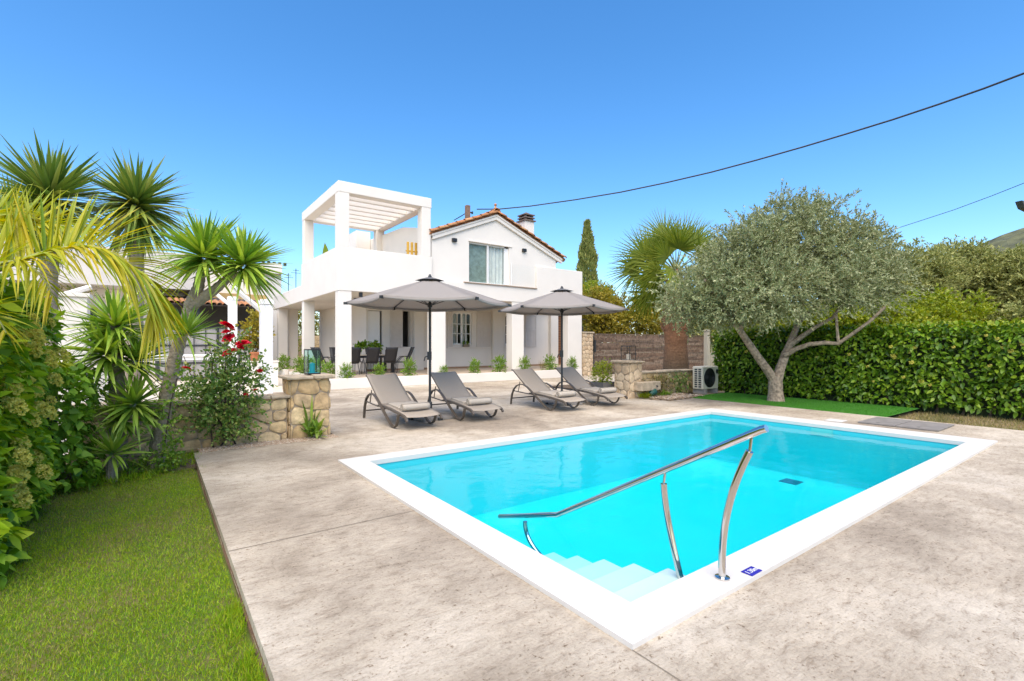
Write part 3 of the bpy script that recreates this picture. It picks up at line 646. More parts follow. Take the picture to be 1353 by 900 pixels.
q = MB()
for s, sl in ((-1, sl_l), (1, sl_r)):
    le = 3.72 if s > 0 else 3.04; xe = RX + s * le
    pts = [(RX, RZ + 0.005), (xe, RZ - le * sl + 0.005), (xe, RZ - le * sl + 0.075), (RX, RZ + 0.075)]
    if s < 0: pts = pts[::-1]
    q.prism_y([(x - HO.x, z) for x, z in pts], 16.86 - HO.y, 26.2 - HO.y)
RF = q.build('roof', M['plaster'], H)
def barrel(L, r0, r1, up, n=6):
    vs = []; fs = []
    for i, (s_, r) in enumerate(((0, r0), (L, r1))):
        for k in range(n + 1):
            a = PI * k / n
            vs.append((s_, r * math.cos(a), (r * math.sin(a)) * up + (0.03 if up < 0 else 0)))
    for k in range(n): fs.append((k, k + 1, n + 2 + k, n + 1 + k))
    return vs, fs
q = MB()
for s, sl in ((-1, sl_l), (1, sl_r)):
    a = math.atan(sl); ncol = 37; nrow = 10 if s > 0 else 8; Lr = (3.84 if s > 0 else 3.07) / math.cos(a); rl = Lr / nrow
    for c_ in range(ncol):
        y = 16.78 + 0.1 + c_ * 0.25
        for r_ in range(nrow):
            for up in (1, -1):
                vs, fs = barrel(rl * 1.18, 0.112, 0.132, up)
                jx = random.uniform(-0.015, 0.015); jy = random.uniform(-0.006, 0.006); jz = random.uniform(0, 0.01)
                out = []
                for (u, v_, w2) in vs:
                    uu = u + r_ * rl + jx; lift = 0.12 + (0.03 * (u / rl)) + jz + (0.03 if up > 0 else -0.005)
                    yy = y + v_ + jy + (0.125 if up < 0 else 0)
                    X = RX + s * (uu * math.cos(a)) ; Z = RZ - uu * math.sin(a) + (lift + w2) * math.cos(a)
                    out.append((X - HO.x, yy - HO.y, Z))
                q.add(out, fs if s > 0 else [f[::-1] for f in fs])
rt = q.build('roof_tiles', M['rooftile'], RF, smooth=True)
rt.modifiers.new('thick', 'SOLIDIFY').thickness = 0.014
q = MB()
for k in range(26):
    y0 = 16.82 + k * 0.36
    vs = []
    for i, (yy, r) in enumerate(((y0, 0.17), (y0 + 0.42, 0.14))):
        for n_ in range(9):
            an = PI * n_ / 8; vs.append((RX + r * math.cos(an) - HO.x, yy - HO.y, RZ + 0.17 + r * math.sin(an)))
    q.add(vs, [(n_, n_ + 9, n_ + 10, n_ + 1) for n_ in range(8)])
rg = q.build('ridge_tiles', M['rooftile'], RF, smooth=True); rg.modifiers.new('thick', 'SOLIDIFY').thickness = 0.015
# white verge moulding
q = MB()
for s, sl in ((-1, sl_l), (1, sl_r)):
    xe = RX + s * (3.72 if s > 0 else 3.0)
    pts = [(RX, RZ - 0.14), (xe, RZ - abs(xe - RX) * sl - 0.14), (xe, RZ - abs(xe - RX) * sl + 0.003), (RX, RZ + 0.003)]
    if s < 0: pts = pts[::-1]
    q.prism_y([(x - HO.x, z) for x, z in pts], 16.89 - HO.y, 16.978 - HO.y)
q.build('verge_moulding', M['plaster'], H)
# finial, chimney
q = MB(); q.lathe([(0.05, 0), (0.07, 0.05), (0.03, 0.12), (0.07, 0.2), (0.0, 0.27)], (RX - 0.02 - HO.x, 16.95 - HO.y, RZ + 0.30), 12); q.build('finial', M['rooftile'], RF, smooth=True)
cx_, cy_ = 14.25, 18.2
hb('chimney', [(cx_ - 0.27, cx_ + 0.27, cy_ - 0.27, cy_ + 0.27, 5.4, 7.36)])

CH = [o for o in H.children if o.name.startswith('chimney')][0]
q = MB()
for k, z in enumerate((7.36, 7.50, 7.64)):
    w2 = 0.34 if k == 0 else 0.30
    q.box(cx_ - w2 - HO.x, cx_ + w2 - HO.x, cy_ - w2 - HO.y, cy_ + w2 - HO.y, z, z + 0.05)
    if k < 2:
        for dx in (-0.19, 0.19):
            for dy in (-0.19, 0.19): q.box(cx_ + dx - 0.05 - HO.x, cx_ + dx + 0.05 - HO.x, cy_ + dy - 0.05 - HO.y, cy_ + dy + 0.05 - HO.y, z + 0.05, z + 0.14)
q.add([(cx_ - 0.26 - HO.x, cy_ - 0.26 - HO.y, 7.67), (cx_ + 0.26 - HO.x, cy_ - 0.26 - HO.y, 7.67), (cx_ + 0.26 - HO.x, cy_ + 0.26 - HO.y, 7.67), (cx_ - 0.26 - HO.x, cy_ + 0.26 - HO.y, 7.67), (cx_ - HO.x, cy_ - HO.y, 7.84)], [(0, 1, 4), (1, 2, 4), (2, 3, 4), (3, 0, 4)])
q.build('chimney_cap', plain('chimney_stone', (0.16, 0.12, 0.10), 0.85, var=0.3, scale=8), CH)
# upper sliding window
wx0, wx1, wz0, wz1 = 10.33, 12.36, 4.06, 5.74
fr = hb('sliding_window', [(wx0, wx0 + 0.05, 17.06, 17.16, wz0, wz1), (wx1 - 0.2, wx1, 17.06, 17.16, wz0, wz1), (wx0, wx1, 17.06, 17.16, wz1 - 0.06, wz1 - 0.001), (wx0, wx1, 17.06, 17.16, wz0 + 0.001, wz0 + 0.05),
                          (11.27, 11.34, 17.05, 17.15, wz0, wz1), (11.26, 11.30, 17.02, 17.06, wz0, wz1)], M['white'], bev=0)
hb('pane', [(wx0 + 0.05, 11.28, 17.10, 17.112, wz0 + 0.05, wz1 - 0.06)], M['glass'], fr, bev=0)
hb('pane', [(11.335, wx1 - 0.2, 17.10, 17.112, wz0 + 0.05, wz1 - 0.06)], M['glass'], fr, bev=0)
def curtain(x0, x1, y, z0, z1, parent, amp=0.03):
    q = MB(); q.grid(lambda u, v: (x0 + u * (x1 - x0) - HO.x, y + amp * math.sin(u * (x1 - x0) * 34) - HO.y, z0 + v * (z1 - z0)), max(12, int((x1 - x0) * 60)), 2)
    return q.build('curtain', M['curtain'], parent, smooth=True)
curtain(11.4, 12.2, 17.17, 4.05, 5.7, fr)
cg = hb('reflection_panel', [(wx0 + 0.06, 11.26, 17.15, 17.16, 4.05, 5.7)], plain('tree_reflection', (0.27, 0.33, 0.30), 0.8, var=0.3, scale=7), fr, bev=0)  # added panel behind the pane, reflected trees painted as its green grey
hb('window_ledge', [(10.04, 13.83, 16.84, 17.0, 4.032, 4.062)], plain('ledge_tile', (0.42, 0.32, 0.24), 0.7), bev=0)
hb('window_lintel', [(10.3, 12.5, 16.94, 16.979, 5.745, 5.8)], bev=0)
bal = hb('glass_balustrade', [(12.45, 13.82, 16.90, 16.912, 4.07, 5.02)], M['clearglass'], bev=0)
hb('balustrade_post', [(12.41, 12.44, 16.885, 16.925, 4.065, 5.06)], M['white'], bal, bev=0)
for x in (9.62, 13.15):
    hb('wall_lamp', [(x - 0.1, x + 0.1, 16.87, 16.979, 5.62, 5.76)], M['black'])
# roof terrace pergola
for x0, y0 in ((5.06, 16.91), (8.19, 16.91), (5.06, 21.6), (8.19, 21.6)):
    hb('pergola_post', [(x0, x0 + 0.38, y0, y0 + 0.38, 4.9, 6.78)])
hb('pergola_beam', [(5.05, 8.6, 16.9, 17.3, 6.78, 7.16)], bev=0.02)
hb('pergola_beam', [(5.05, 8.6, 21.6, 22.0, 6.78, 7.16)], bev=0.02)
hb('pergola_beam', [(5.05, 5.43, 17.301, 21.599, 6.78, 7.16)], bev=0.02)
hb('pergola_beam', [(8.22, 8.6, 17.301, 21.599, 6.78, 7.16)], bev=0.02)
for k in range(6):
    y = 17.75 + k * 0.63
    hb('pergola_slat', [(5.431, 8.219, y, y + 0.13, 6.80, 7.08)])
# stair housing and sloping wall beside the roof terrace
wall_x('terrace_wall', [(17.2, 4.0), (25.9, 4.0), (25.9, 6.75), (21.9, 6.6), (19.3, 6.5), (17.5, 6.12), (17.2, 6.05)], 8.46, 8.6)
hb('stair_housing', [(7.75, 8.45, 23.1, 25.6, 4.0, 7.0)])
hb('ceiling_lamp', [(6.5, 6.62, 19.5, 19.62, 3.2, 3.40)], M['black'])
hb('wall_lamp', [(5.30, 5.42, 17.35, 17.44, 2.92, 3.12)], M['black'])
hb('wall_lamp', [(5.8, 5.92, 16.93, 17.02, 3.20, 3.36)], M['black'])
# ground floor windows
def arched_window(x0, x1, z0, z1, n, y=20.9):
    q = MB(); w2 = (x1 - x0)
    ox = lambda a: a - HO.x
    oy = y - HO.y
    def bar(a, b_, c_, d_): q.box(ox(a), ox(b_), oy - 0.03, oy + 0.03, c_, d_)
    bar(x0, x0 + 0.05, z0, z1); bar(x1 - 0.05, x1, z0, z1); bar(x0 + 0.05, x1 - 0.05, z0, z0 + 0.06)
    cw = (w2 - 0.1) / n
    for k in range(1, n): 
        t_ = 0.05 if (n == 4 and k == 2) else 0.022
        bar(x0 + 0.05 + k * cw - t_, x0 + 0.05 + k * cw + t_, z0 + 0.06, z1 - 0.0)
    for f_ in (0.34, 0.64):
        zz = z0 + (z1 - z0) * f_
        bar(x0 + 0.05, x1 - 0.05, zz - 0.02, zz + 0.02)
    for k in range(n):                       # spandrels leave a round head above each light
        a = x0 + 0.05 + k * cw; r = cw / 2 - 0.02; cxm = a + cw / 2; zc = z1 - 0.06 - r
        for s in (-1, 1):
            pts = [(cxm + s * r, zc)] + [(cxm + s * r * math.cos(PI / 2 * m_ / 6), zc + r * math.sin(PI / 2 * m_ / 6)) for m_ in range(1, 7)] + [(cxm, z1), (cxm + s * cw / 2, z1), (cxm + s * cw / 2, zc)]
            if s > 0: pts = pts[::-1]
            pts = pts[::-1]
            q.prism_y([(ox(px), pz) for px, pz in pts], oy - 0.028, oy + 0.028)
    f = q.build('window', M['white'], H)
    hb('pane', [(x0 + 0.04, x1 - 0.04, y - 0.004, y + 0.004, z0 + 0.03, z1 - 0.02)], M['glass'], f, bev=0)
    return f
f = arched_window(11.72, 12.82, 1.52, 3.12, 4); curtain(11.8, 12.18, 21.2, 1.5, 3.15, f); curtain(12.42, 12.75, 21.2, 1.5, 3.15, f)
hb('window_sill', [(11.4, 13.96, 20.72, 20.799, 1.36, 1.41)], parent=f, bev=0.005)
f = arched_window(14.9, 15.16, 1.52, 3.12, 1)
hb('window_sill', [(14.66, 15.5, 20.72, 20.799, 1.36, 1.41)], parent=f, bev=0.005)
def shutter(x0, x1, z0, z1, y=20.775):
    xm = (x0 + x1) / 2; w2 = x1 - x0; zm = z0 + (z1 - z0) * 0.52; yb = 20.798
    bx = [(x0, x0 + 0.07, y - 0.02, yb, z0, z1), (x1 - 0.07, x1, y - 0.02, yb, z0, z1), (x0 + 0.07, x1 - 0.07, y - 0.02, yb, z0, z0 + 0.09), (x0 + 0.07, x1 - 0.07, y - 0.02, yb, z1 - 0.09, z1), (x0 + 0.07, x1 - 0.07, y - 0.02, yb, zm - 0.05, zm + 0.05),
          (x0 + 0.07, x1 - 0.07, y, yb, z0 + 0.09, zm - 0.05), (x0 + 0.07, x1 - 0.07, y, yb, zm + 0.05, z1 - 0.09)]
    for k in range(1, 4):
        xx = x0 + w2 * k / 4
        bx.append((xx - 0.01, xx + 0.01, y - 0.008, y, z0 + 0.09, zm - 0.05))
    hb('shutter', bx, M['shutter'], bev=0)
for x0, x1 in ((8.5, 9.1), (9.5, 9.84)): shutter(x0, x1, 1.38, 3.08)
for x0, x1 in ((11.42, 11.7), (13.1, 13.94)): shutter(x0, x1, 1.41, 3.2)
shutter(16.2, 16.97, 1.41, 3.2)
# doors
dd = hb('front_door', [(18.52, 19.30, 20.86, 20.92, FL + 0.005, 3.2)], M['door'], bev=0.004)
hb('door_handle', [(18.6, 18.63, 20.80, 20.86, 1.3, 1.5)], M['steel'], dd, bev=0)
dd = hb('terrace_door', [(7.51, 8.06, 20.86, 20.91, FL + 0.005, 3.0)], M['white'], bev=0.004)
hb('door_handle', [(7.96, 7.99, 20.80, 20.86, 1.35, 1.5)], M['iron'], dd, bev=0)
# terrace kerb
kb = thing('terrace_kerb', 'low white kerb wall along the front and side of the porch', 'kerb wall', (4.66, 16.6, 0))
q = MB(); q.box(0, 11.72, 0, 0.16, 0, 0.36); q.build('front_kerb', M['plaster'], kb, bev=0.012)
q = MB(); q.box(-0.02, 0.14, 0.161, 5.9, 0, 0.36); q.build('side_kerb', M['plaster'], kb, bev=0.012)
q = MB(); q.box(0.16, 0.32, 7.6, 11.6, 0, 0.36); q.build('side_kerb', M['plaster'], kb, bev=0.012)
sb = MB(); sb.box(4.81, 16.3, 16.761, 17.299, 0, 0.30); sb.box(4.8, 4.999, 17.3, 22.45, 0, 0.30)
struct(sb, 'kerb_bed_soil', plain('pale_bed', (0.40, 0.31, 0.22), 0.95, var=0.2, scale=15, bump=0.4))
# mast on the roof and cables
t = thing('roof_mast', 'short wooden cable mast standing on the left slope of the tiled roof', 'mast', (11.0, 18.2, 6.6))
q = MB(); q.box(-0.09, 0.09, -0.09, 0.09, 0, 1.0); q.build('post', plain('mast_wood', (0.2, 0.13, 0.09), 0.9, var=0.3), t, bev=0.01)
q = MB(); q.cbox((0.14, 0, 0.72), 0.2, 0.05, 0.05); q.cbox((0.24, 0, 0.72), 0.05, 0.08, 0.1); q.build('insulator', M['iron'], t)
def cable(name, pix, r, label):
    q = MB(); pts = [at(x, y, z) for x, y, z in pix]
    q.tube(pts, r, 6); return tag(q.build(name, M['cable'], smooth=True), label, 'cable')
def sag(p):                                 # smooth the measured points with depth running evenly
    return p
cable('power_cable', [(630, 276.5, 21.6), (660, 276.3, 21.2), (700, 272.5, 20.6), (760, 264, 19.7), (820, 254, 18.7), (880, 241.5, 17.8), (940, 227.5, 16.8), (1000, 211.5, 15.9), (1060, 194.5, 15.0), (1120, 176.5, 14.2), (1180, 158, 13.3), (1240, 138, 12.4), (1300, 117, 11.6), (1353, 97, 10.9), (1480, 44, 9.4), (1700, -60, 7.5)], 0.024,
      'thick dark power cable rising from the roof across the sky')
cable('power_cable', [(1150, 313, 40), (1200, 297, 38), (1260, 277.5, 36), (1310, 259, 34), (1353, 242, 32), (1500, 180, 27)], 0.022, 'thin grey cable in the sky beyond the olive tree')
cable('power_cable', [(600, 291, 23), (612, 284, 22.4), (619, 279.5, 21.9)], 0.02, 'short black lead dropping from roof mast to tiles')
# ------------------------------------------------------------------ rubble masonry
def clip(poly, p, n):
    out = []
    for i in range(len(poly)):
        a, b_ = poly[i], poly[(i + 1) % len(poly)]
        da = (a[0] - p[0]) * n[0] + (a[1] - p[1]) * n[1]; db = (b_[0] - p[0]) * n[0] + (b_[1] - p[1]) * n[1]
        if da <= 0: out.append(a)
        if (da < 0) != (db < 0) and da != db:
            t_ = da / (da - db); out.append((a[0] + (b_[0] - a[0]) * t_, a[1] + (b_[1] - a[1]) * t_))
    return out
def rubble(q, O, U, Vv, Nn, w, h, cw, chh, gap=0.009, bulge=0.022):
    """bulging stones on a w x h face; O corner, U/V axes, N outward"""
    O, U, Vv, Nn = Vector(O), Vector(U), Vector(Vv), Vector(Nn)
    nx, ny = max(1, round(w / cw)), max(1, round(h / chh)); seeds = []
    for j_ in range(-1, ny + 1):
        sh = random.uniform(0, 1)
        for i in range(-1, nx + 2):
            seeds.append(((i + sh + random.uniform(-0.25, 0.25)) * w / nx, (j_ + 0.5 + random.uniform(-0.25, 0.25)) * h / ny))
    for s in seeds:
        poly = [(0, 0), (w, 0), (w, h), (0, h)]
        for t_ in seeds:
            if t_ is s: continue
            d = (t_[0] - s[0], (t_[1] - s[1]) * (cw / chh) ** 1.2)
            if abs(t_[0] - s[0]) > 3 * cw or abs(t_[1] - s[1]) > 3 * chh: continue
            poly = clip(poly, ((s[0] + t_[0]) / 2, (s[1] + t_[1]) / 2), d)
            if len(poly) < 3: break
        if len(poly) < 3: continue
        cxm = sum(p[0] for p in poly) / len(poly); cym = sum(p[1] for p in poly) / len(poly)
        # soften corners (cut each corner), then rings
        rp = []
        for i in range(len(poly)):
            a, b_, c_ = poly[i - 1], poly[i], poly[(i + 1) % len(poly)]
            rp.append((b_[0] + (a[0] - b_[0]) * 0.22, b_[1] + (a[1] - b_[1]) * 0.22)); rp.append((b_[0] + (c_[0] - b_[0]) * 0.22, b_[1] + (c_[1] - b_[1]) * 0.22))
        size = max(0.02, math.sqrt(sum((p[0] - cxm) ** 2 + (p[1] - cym) ** 2 for p in rp) / len(rp)))
        if size < 0.035: continue
        bl = bulge * random.uniform(0.6, 1.2); n = len(rp); vs = []; 
        tilt = (random.uniform(-0.25, 0.25), random.uniform(-0.25, 0.25))
        for (sc, dz) in ((1 - gap / size, -0.01), (1 - gap / size * 1.3, bl * 0.6), (0.78, bl), (0.4, bl * 1.08)):
            for (px_, py_) in rp:
                xx, yy = cxm + (px_ - cxm) * sc, cym + (py_ - cym) * sc
                z = dz + ((xx - cxm) * tilt[0] + (yy - cym) * tilt[1]) * 0.3 * (1 if dz > 0 else 0) + random.uniform(-0.003, 0.003)
                vs.append(O + U * xx + Vv * yy + Nn * z)
        fs = [(r_ * n + i, r_ * n + (i + 1) % n, (r_ + 1) * n + (i + 1) % n, (r_ + 1) * n + i) for r_ in range(3) for i in range(n)]
        fs.append(tuple(range(3 * n, 4 * n)))
        q.add(vs, fs)
XV, YV, ZV = (1, 0, 0), (0, 1, 0), (0, 0, 1)
def stone_wall(root, name, x0, x1, y0, y1, z0, z1, cw, chh, m='stone', faces='fblr', bulge=0.022):
    o = root.location; q = MB(); i_ = 0.02
    q.box(x0 + i_ - o[0], x1 - i_ - o[0], y0 + i_ - o[1], y1 - i_ - o[1], z0 - o[2], z1 - 0.005 - o[2]); core = q.build(name, M['mortar'], root)
    q = MB(); X0, X1, Y0, Y1, Z0 = x0 - o[0] + i_, x1 - o[0] - i_, y0 - o[1] + i_, y1 - o[1] - i_, z0 - o[2]; h = z1 - z0
    if 'f' in faces: rubble(q, (X0, Y0, Z0), XV, ZV, (0, -1, 0), X1 - X0, h, cw, chh, bulge=bulge)
    if 'b' in faces: rubble(q, (X1, Y1, Z0), (-1, 0, 0), ZV, (0, 1, 0), X1 - X0, h, cw, chh, bulge=bulge)
    if 'l' in faces: rubble(q, (X0, Y1, Z0), (0, -1, 0), ZV, (-1, 0, 0), Y1 - Y0, h, cw, chh, bulge=bulge)
    if 'r' in faces: rubble(q, (X1, Y0, Z0), YV, ZV, (1, 0, 0), Y1 - Y0, h, cw, chh, bulge=bulge)
    q.build('stone_facing', M[m], core, smooth=True)
    return core
def coping_stones(root, x0, x1, y0, y1, z, th, n, along='x', name='coping_stones'):
    o = root.location; q = MB(); L_ = (x1 - x0) if along == 'x' else (y1 - y0)
    cuts = [0] + sorted(random.uniform(0.12, 0.88) * 0 + (k + random.uniform(-0.2, 0.2)) / n for k in range(1, n)) + [1]
    for a, b_ in zip(cuts[:-1], cuts[1:]):
        dz = random.uniform(-0.01, 0.012); e_ = [random.uniform(-0.02, 0.02) for _ in range(4)]
        if along == 'x':
            X0, X1 = x0 + a * L_ + 0.006, x0 + b_ * L_ - 0.006; P = [(X0, y0 + e_[0]), (X1, y0 + e_[1]), (X1, y1 + e_[2]), (X0, y1 + e_[3])]
        else:
            A, B = y0 + a * L_ + 0.006, y0 + b_ * L_ - 0.006; P = [(x0 + e_[0], A), (x1 + e_[1], A), (x1 + e_[2], B), (x0 + e_[3], B)]
        q.add([(p[0] - o[0], p[1] - o[1], z - o[2]) for p in P] + [(p[0] - o[0], p[1] - o[1], z + th + dz - o[2]) for p in P],
              [(3, 2, 1, 0), (4, 5, 6, 7), (0, 1, 5, 4), (1, 2, 6, 5), (2, 3, 7, 6), (3, 0, 4, 7)])
    return q.build(name, M['capstone'], root, bev=0.014)

t = thing('stone_wall', 'low honey coloured rubble wall with end pillar beside the rose bush', 'stone wall', (1.2, 8.35, -0.05))
stone_wall(t, 'wall', -0.9, 1.72, 8.36, 8.72, -0.05, 0.66, 0.34, 0.19)
coping_stones(t, -0.9, 1.74, 8.31, 8.77, 0.655, 0.05, 8)
stone_wall(t, 'pillar', 1.72, 2.36, 8.30, 8.86, -0.05, 0.95, 0.30, 0.26)
coping_stones(t, 1.66, 2.42, 8.24, 8.92, 0.948, 0.055, 2, name='pillar_cap')
t = thing('stone_wall', 'low pale stone wall with square pillar in front of the stout palm', 'stone wall', (11.5, 9.1, 0))
stone_wall(t, 'pillar', 10.64, 11.22, 8.93, 9.5, -0.02, 1.0, 0.22, 0.24, 'palestone')
coping_stones(t, 10.58, 11.28, 8.87, 9.56, 0.998, 0.055, 2, name='pillar_cap')
stone_wall(t, 'wall', 11.22, 13.9, 9.02, 9.36, -0.02, 0.68, 0.30, 0.17)
coping_stones(t, 11.23, 13.92, 8.98, 9.4, 0.675, 0.05, 7)
t = thing('gate_pillar', 'tall square stone gate pillar at the right corner of the house', 'pillar', (17.1, 17.2, 0))
stone_wall(t, 'pillar_body', 16.74, 17.46, 16.9, 17.55, 0, 2.08, 0.22, 0.2, 'palestone')
coping_stones(t, 16.7, 17.5, 16.86, 17.6, 2.08, 0.07, 1, name='pillar_cap')
q = MB(); q.box(17.47 - 17.1, 17.55 - 17.1, -0.26, -0.18, 0, 2.0); q.box(17.5 - 17.1, 17.6 - 17.1, -0.34, -0.27, 1.15, 1.75); q.build('gate_post', M['iron'], t)
q = MB(); q.box(17.1 - 17.1, 17.33 - 17.1, -0.42, -0.305, 0.0, 0.02); 
# things on the pillars
def lantern(name, label, x, y, z, w, h, frame, glass, cand, group, d=None):
    t = thing(name, label, 'lantern', (x, y, z), 0.06, group); d = d or w; b_ = 0.012
    q = MB(); q.box(-w / 2, w / 2, -d / 2, d / 2, 0, 0.022); q.build('base_plate', frame, t); q = MB(); q.box(-w / 2, w / 2, -d / 2, d / 2, h - 0.02, h); q.build('top_plate', frame, t)
    q = MB()
    for sx in (-1, 1):
        for sy in (-1, 1):
            q.box(sx * w / 2 - (b_ if sx > 0 else 0), sx * w / 2 + (0 if sx > 0 else b_), sy * d / 2 - (b_ if sy > 0 else 0), sy * d / 2 + (0 if sy > 0 else b_), 0.022, h - 0.02)
    q.build('frame', frame, t)
    if glass is not None:
        q = MB(); e_ = 0.006
        q.box(-w / 2 + b_, w / 2 - b_, -d / 2 + 0.003, -d / 2 + e_, 0.022, h - 0.02); q.box(-w / 2 + b_, w / 2 - b_, d / 2 - e_, d / 2 - 0.003, 0.022, h - 0.02)
        q.box(-w / 2 + 0.003, -w / 2 + e_, -d / 2 + b_, d / 2 - b_, 0.022, h - 0.02); q.box(w / 2 - e_, w / 2 - 0.003, -d / 2 + b_, d / 2 - b_, 0.022, h - 0.02)
        q.build('glass', glass, t)
    if cand is not None:
        q = MB(); q.lathe([(0.05 * w / 0.24, 0.022), (0.05 * w / 0.24, 0.022 + h * 0.38), (0.01, 0.022 + h * 0.385), (0.004, 0.022 + h * 0.43)], n=16); q.build('candle', cand, t, smooth=True)
        q = MB(); q.box(-w / 2 + 0.02, w / 2 - 0.02, -d / 2 + 0.02, d / 2 - 0.02, 0.022, 0.026); q.build('base_tray', cand, t)
    return t
lantern('lantern', 'black framed glass lantern with turquoise candle on the stone pillar by the rose bush', 2.13, 8.56, 1.012, 0.21, 0.42, M['black'], M['tealglass'], M['teal'], 'lanterns on the stone pillars')
lantern('lantern', 'dark framed clear glass lantern on the short stone pillar before the palm', 10.95, 9.22, 1.06, 0.30, 0.42, M['iron'], M['clearglass'], M['towel'], 'lanterns on the stone pillars')
lantern('lantern', 'slim open black lantern on the tall gate pillar beside the house', 17.0, 17.25, 2.16, 0.36, 0.62, M['black'], None, M['iron'], 'lanterns on the stone pillars')
# wooden gate fence
t = thing('timber_fence', 'dark weathered horizontal plank fence between gate pillar and hedge', 'fence', (22, 17.1, 0))
q = MB(); nz = 15
for k in range(nz):
    z0 = 0.03 + k * 0.133; cuts = [17.56] + sorted(random.uniform(18.2, 27) for _ in range(5)) + [27.6]
    for a, b_ in zip(cuts[:-1], cuts[1:]):
        if b_ - a < 0.12: continue
        y = -0.03 + random.uniform(-0.02, 0.015); dz = random.uniform(-0.006, 0.006)
        q.box(a + 0.003 - 22, b_ - 0.003 - 22, y, y + 0.03, z0 + dz, z0 + 0.128 + dz)
q.build('planks', M['plank'], t)
q = MB(); q.box(-4.44, 5.6, -0.06, 0.03, 2.03, 2.08); q.build('top_rail', M['plank'], t)
q = MB()
for k in range(5): q.box(-4.4 + k * 2.4, -4.3 + k * 2.4, 0.01, 0.1, 0, 2.02)
q.build('rear_posts', M['plank'], t)
t = thing('fence_post', 'pale square render post where timber fence meets the hedge', 'post', at(934, 470, 17.6)[:2] + (0,))
q = MB(); q.box(-0.08, 0.08, -0.08, 0.08, 0, 2.0); q.build('shaft', M['cream'], t, bev=0.01); q = MB(); q.box(-0.1, 0.1, -0.1, 0.1, 2.0, 2.05); q.build('cap', M['cream'], t, bev=0.01)
# ledge, hose pot and bin by the pillar
t = thing('stone_ledge', 'pale stone block jutting from the base of the right pillar', 'ledge', (11.25, 8.8, 0.22))
q = MB(); q.box(-0.42, 0.42, -0.16, 0.13, 0.0, 0.24); q.build('block', M['capstone'], t, bev=0.015)
q = MB(); q.tube([(0.2, -0.17, 0.13), (0.2, -0.2, 0.13), (0.2, -0.21, 0.09)], 0.016, 8); q.build('tap', M['iron'], t, smooth=True)
t = thing('garden_spotlight', 'small dark green garden light under the stone ledge', 'spotlight', (11.3, 8.68, 0.02))
q = MB(); q.lathe([(0.03, 0), (0.035, 0.05), (0.03, 0.06)], n=12); q.build('base', M['black'], t, smooth=True)
q = MB(); q.tube([(-0.08, 0, 0.09), (0.0, 0, 0.13), (0.12, -0.02, 0.16)], [0.06, 0.09, 0.10], 14); q.build('lamp_head', plain('green_plastic', (0.01, 0.07, 0.055), 0.4), t, smooth=True)
t = thing('planter_pot', 'square grey brown planter half hidden behind the right pillar', 'planter', (10.62, 9.9, 0))
q = MB(); q.add([(-.2, -.2, 0), (.2, -.2, 0), (.2, .2, 0), (-.2, .2, 0), (-.27, -.27, .42), (.27, -.27, .42), (.27, .27, .42), (-.27, .27, .42), (-.23, -.23, .42), (.23, -.23, .42), (.23, .23, .42), (-.23, .23, .42), (-.2, -.2, .36), (.2, -.2, .36), (.2, .2, .36), (-.2, .2, .36)],
      [(3, 2, 1, 0), (0, 1, 5, 4), (1, 2, 6, 5), (2, 3, 7, 6), (3, 0, 4, 7), (4, 5, 9, 8), (5, 6, 10, 9), (6, 7, 11, 10), (7, 4, 8, 11), (8, 9, 13, 12), (9, 10, 14, 13), (10, 11, 15, 14), (11, 8, 12, 15)])
q.build('pot', M['greyplastic'], t); q = MB(); q.box(-.2, .2, -.2, .2, .3, .37); q.build('soil', M['soil'], t)
# air conditioner
t = thing('air_conditioner', 'cream outdoor air conditioner unit with round black fan grille', 'air conditioner', (13.42, 8.42, 0))
AW, AD, AHt, AZ = 0.86, 0.36, 0.70, 0.14
q = MB(); q.box(0, AW, 0, AD, AZ, AZ + AHt); q.build('casing', M['cream'], t, bev=0.03)
fx, fz, fr_ = 0.36, AZ + AHt / 2, 0.27
q = MB(); q.lathe([(fr_ + 0.03, 0), (fr_ + 0.03, 0.014), (fr_, 0.014), (fr_, 0.004), (0.0, 0.004)], n=36)
gr = q.build('fan_recess', M['black'], t); gr.rotation_euler = (R(90), 0, 0); gr.location = (fx, -0.001, fz)
q = MB()
for k in range(1, 9):
    rr = fr_ * k / 8.4; q.tube([(rr * math.cos(a), rr * math.sin(a), 0.016) for a in [2 * PI * i / 28 for i in range(29)]], 0.004, 4, cap=False)
for k in range(8): q.tube([(0, 0, 0.018), (fr_ * math.cos(k * PI / 4), fr_ * math.sin(k * PI / 4), 0.016)], 0.004, 4)
q.lathe([(0.07, 0.012), (0.07, 0.022), (0.0, 0.024)], n=16)
gg = q.build('fan_grille', M['iron'], t); gg.rotation_euler = (R(90), 0, 0); gg.location = (fx, -0.001, fz)
q = MB()
for a in range(2):
    for k in range(9): q.box(-0.006, 0.006, 0.06 + a * 0.13, 0.15 + a * 0.13, AZ + 0.06 + k * 0.066, AZ + 0.10 + k * 0.066)
q.build('side_vents', M['iron'], t)
q = MB(); q.box(AW - 0.14, AW - 0.05, -0.008, 0.008, AZ + 0.47, AZ + 0.6); q.build('handle_recess', M['black'], t)
q = MB(); q.box(0.08, 0.18, -0.03, AD + 0.03, 0, AZ + 0.004); q.build('foot', M['concrete'], t); q = MB(); q.box(AW - 0.18, AW - 0.08, -0.03, AD + 0.03, 0, AZ + 0.004); q.build('foot', M['concrete'], t)

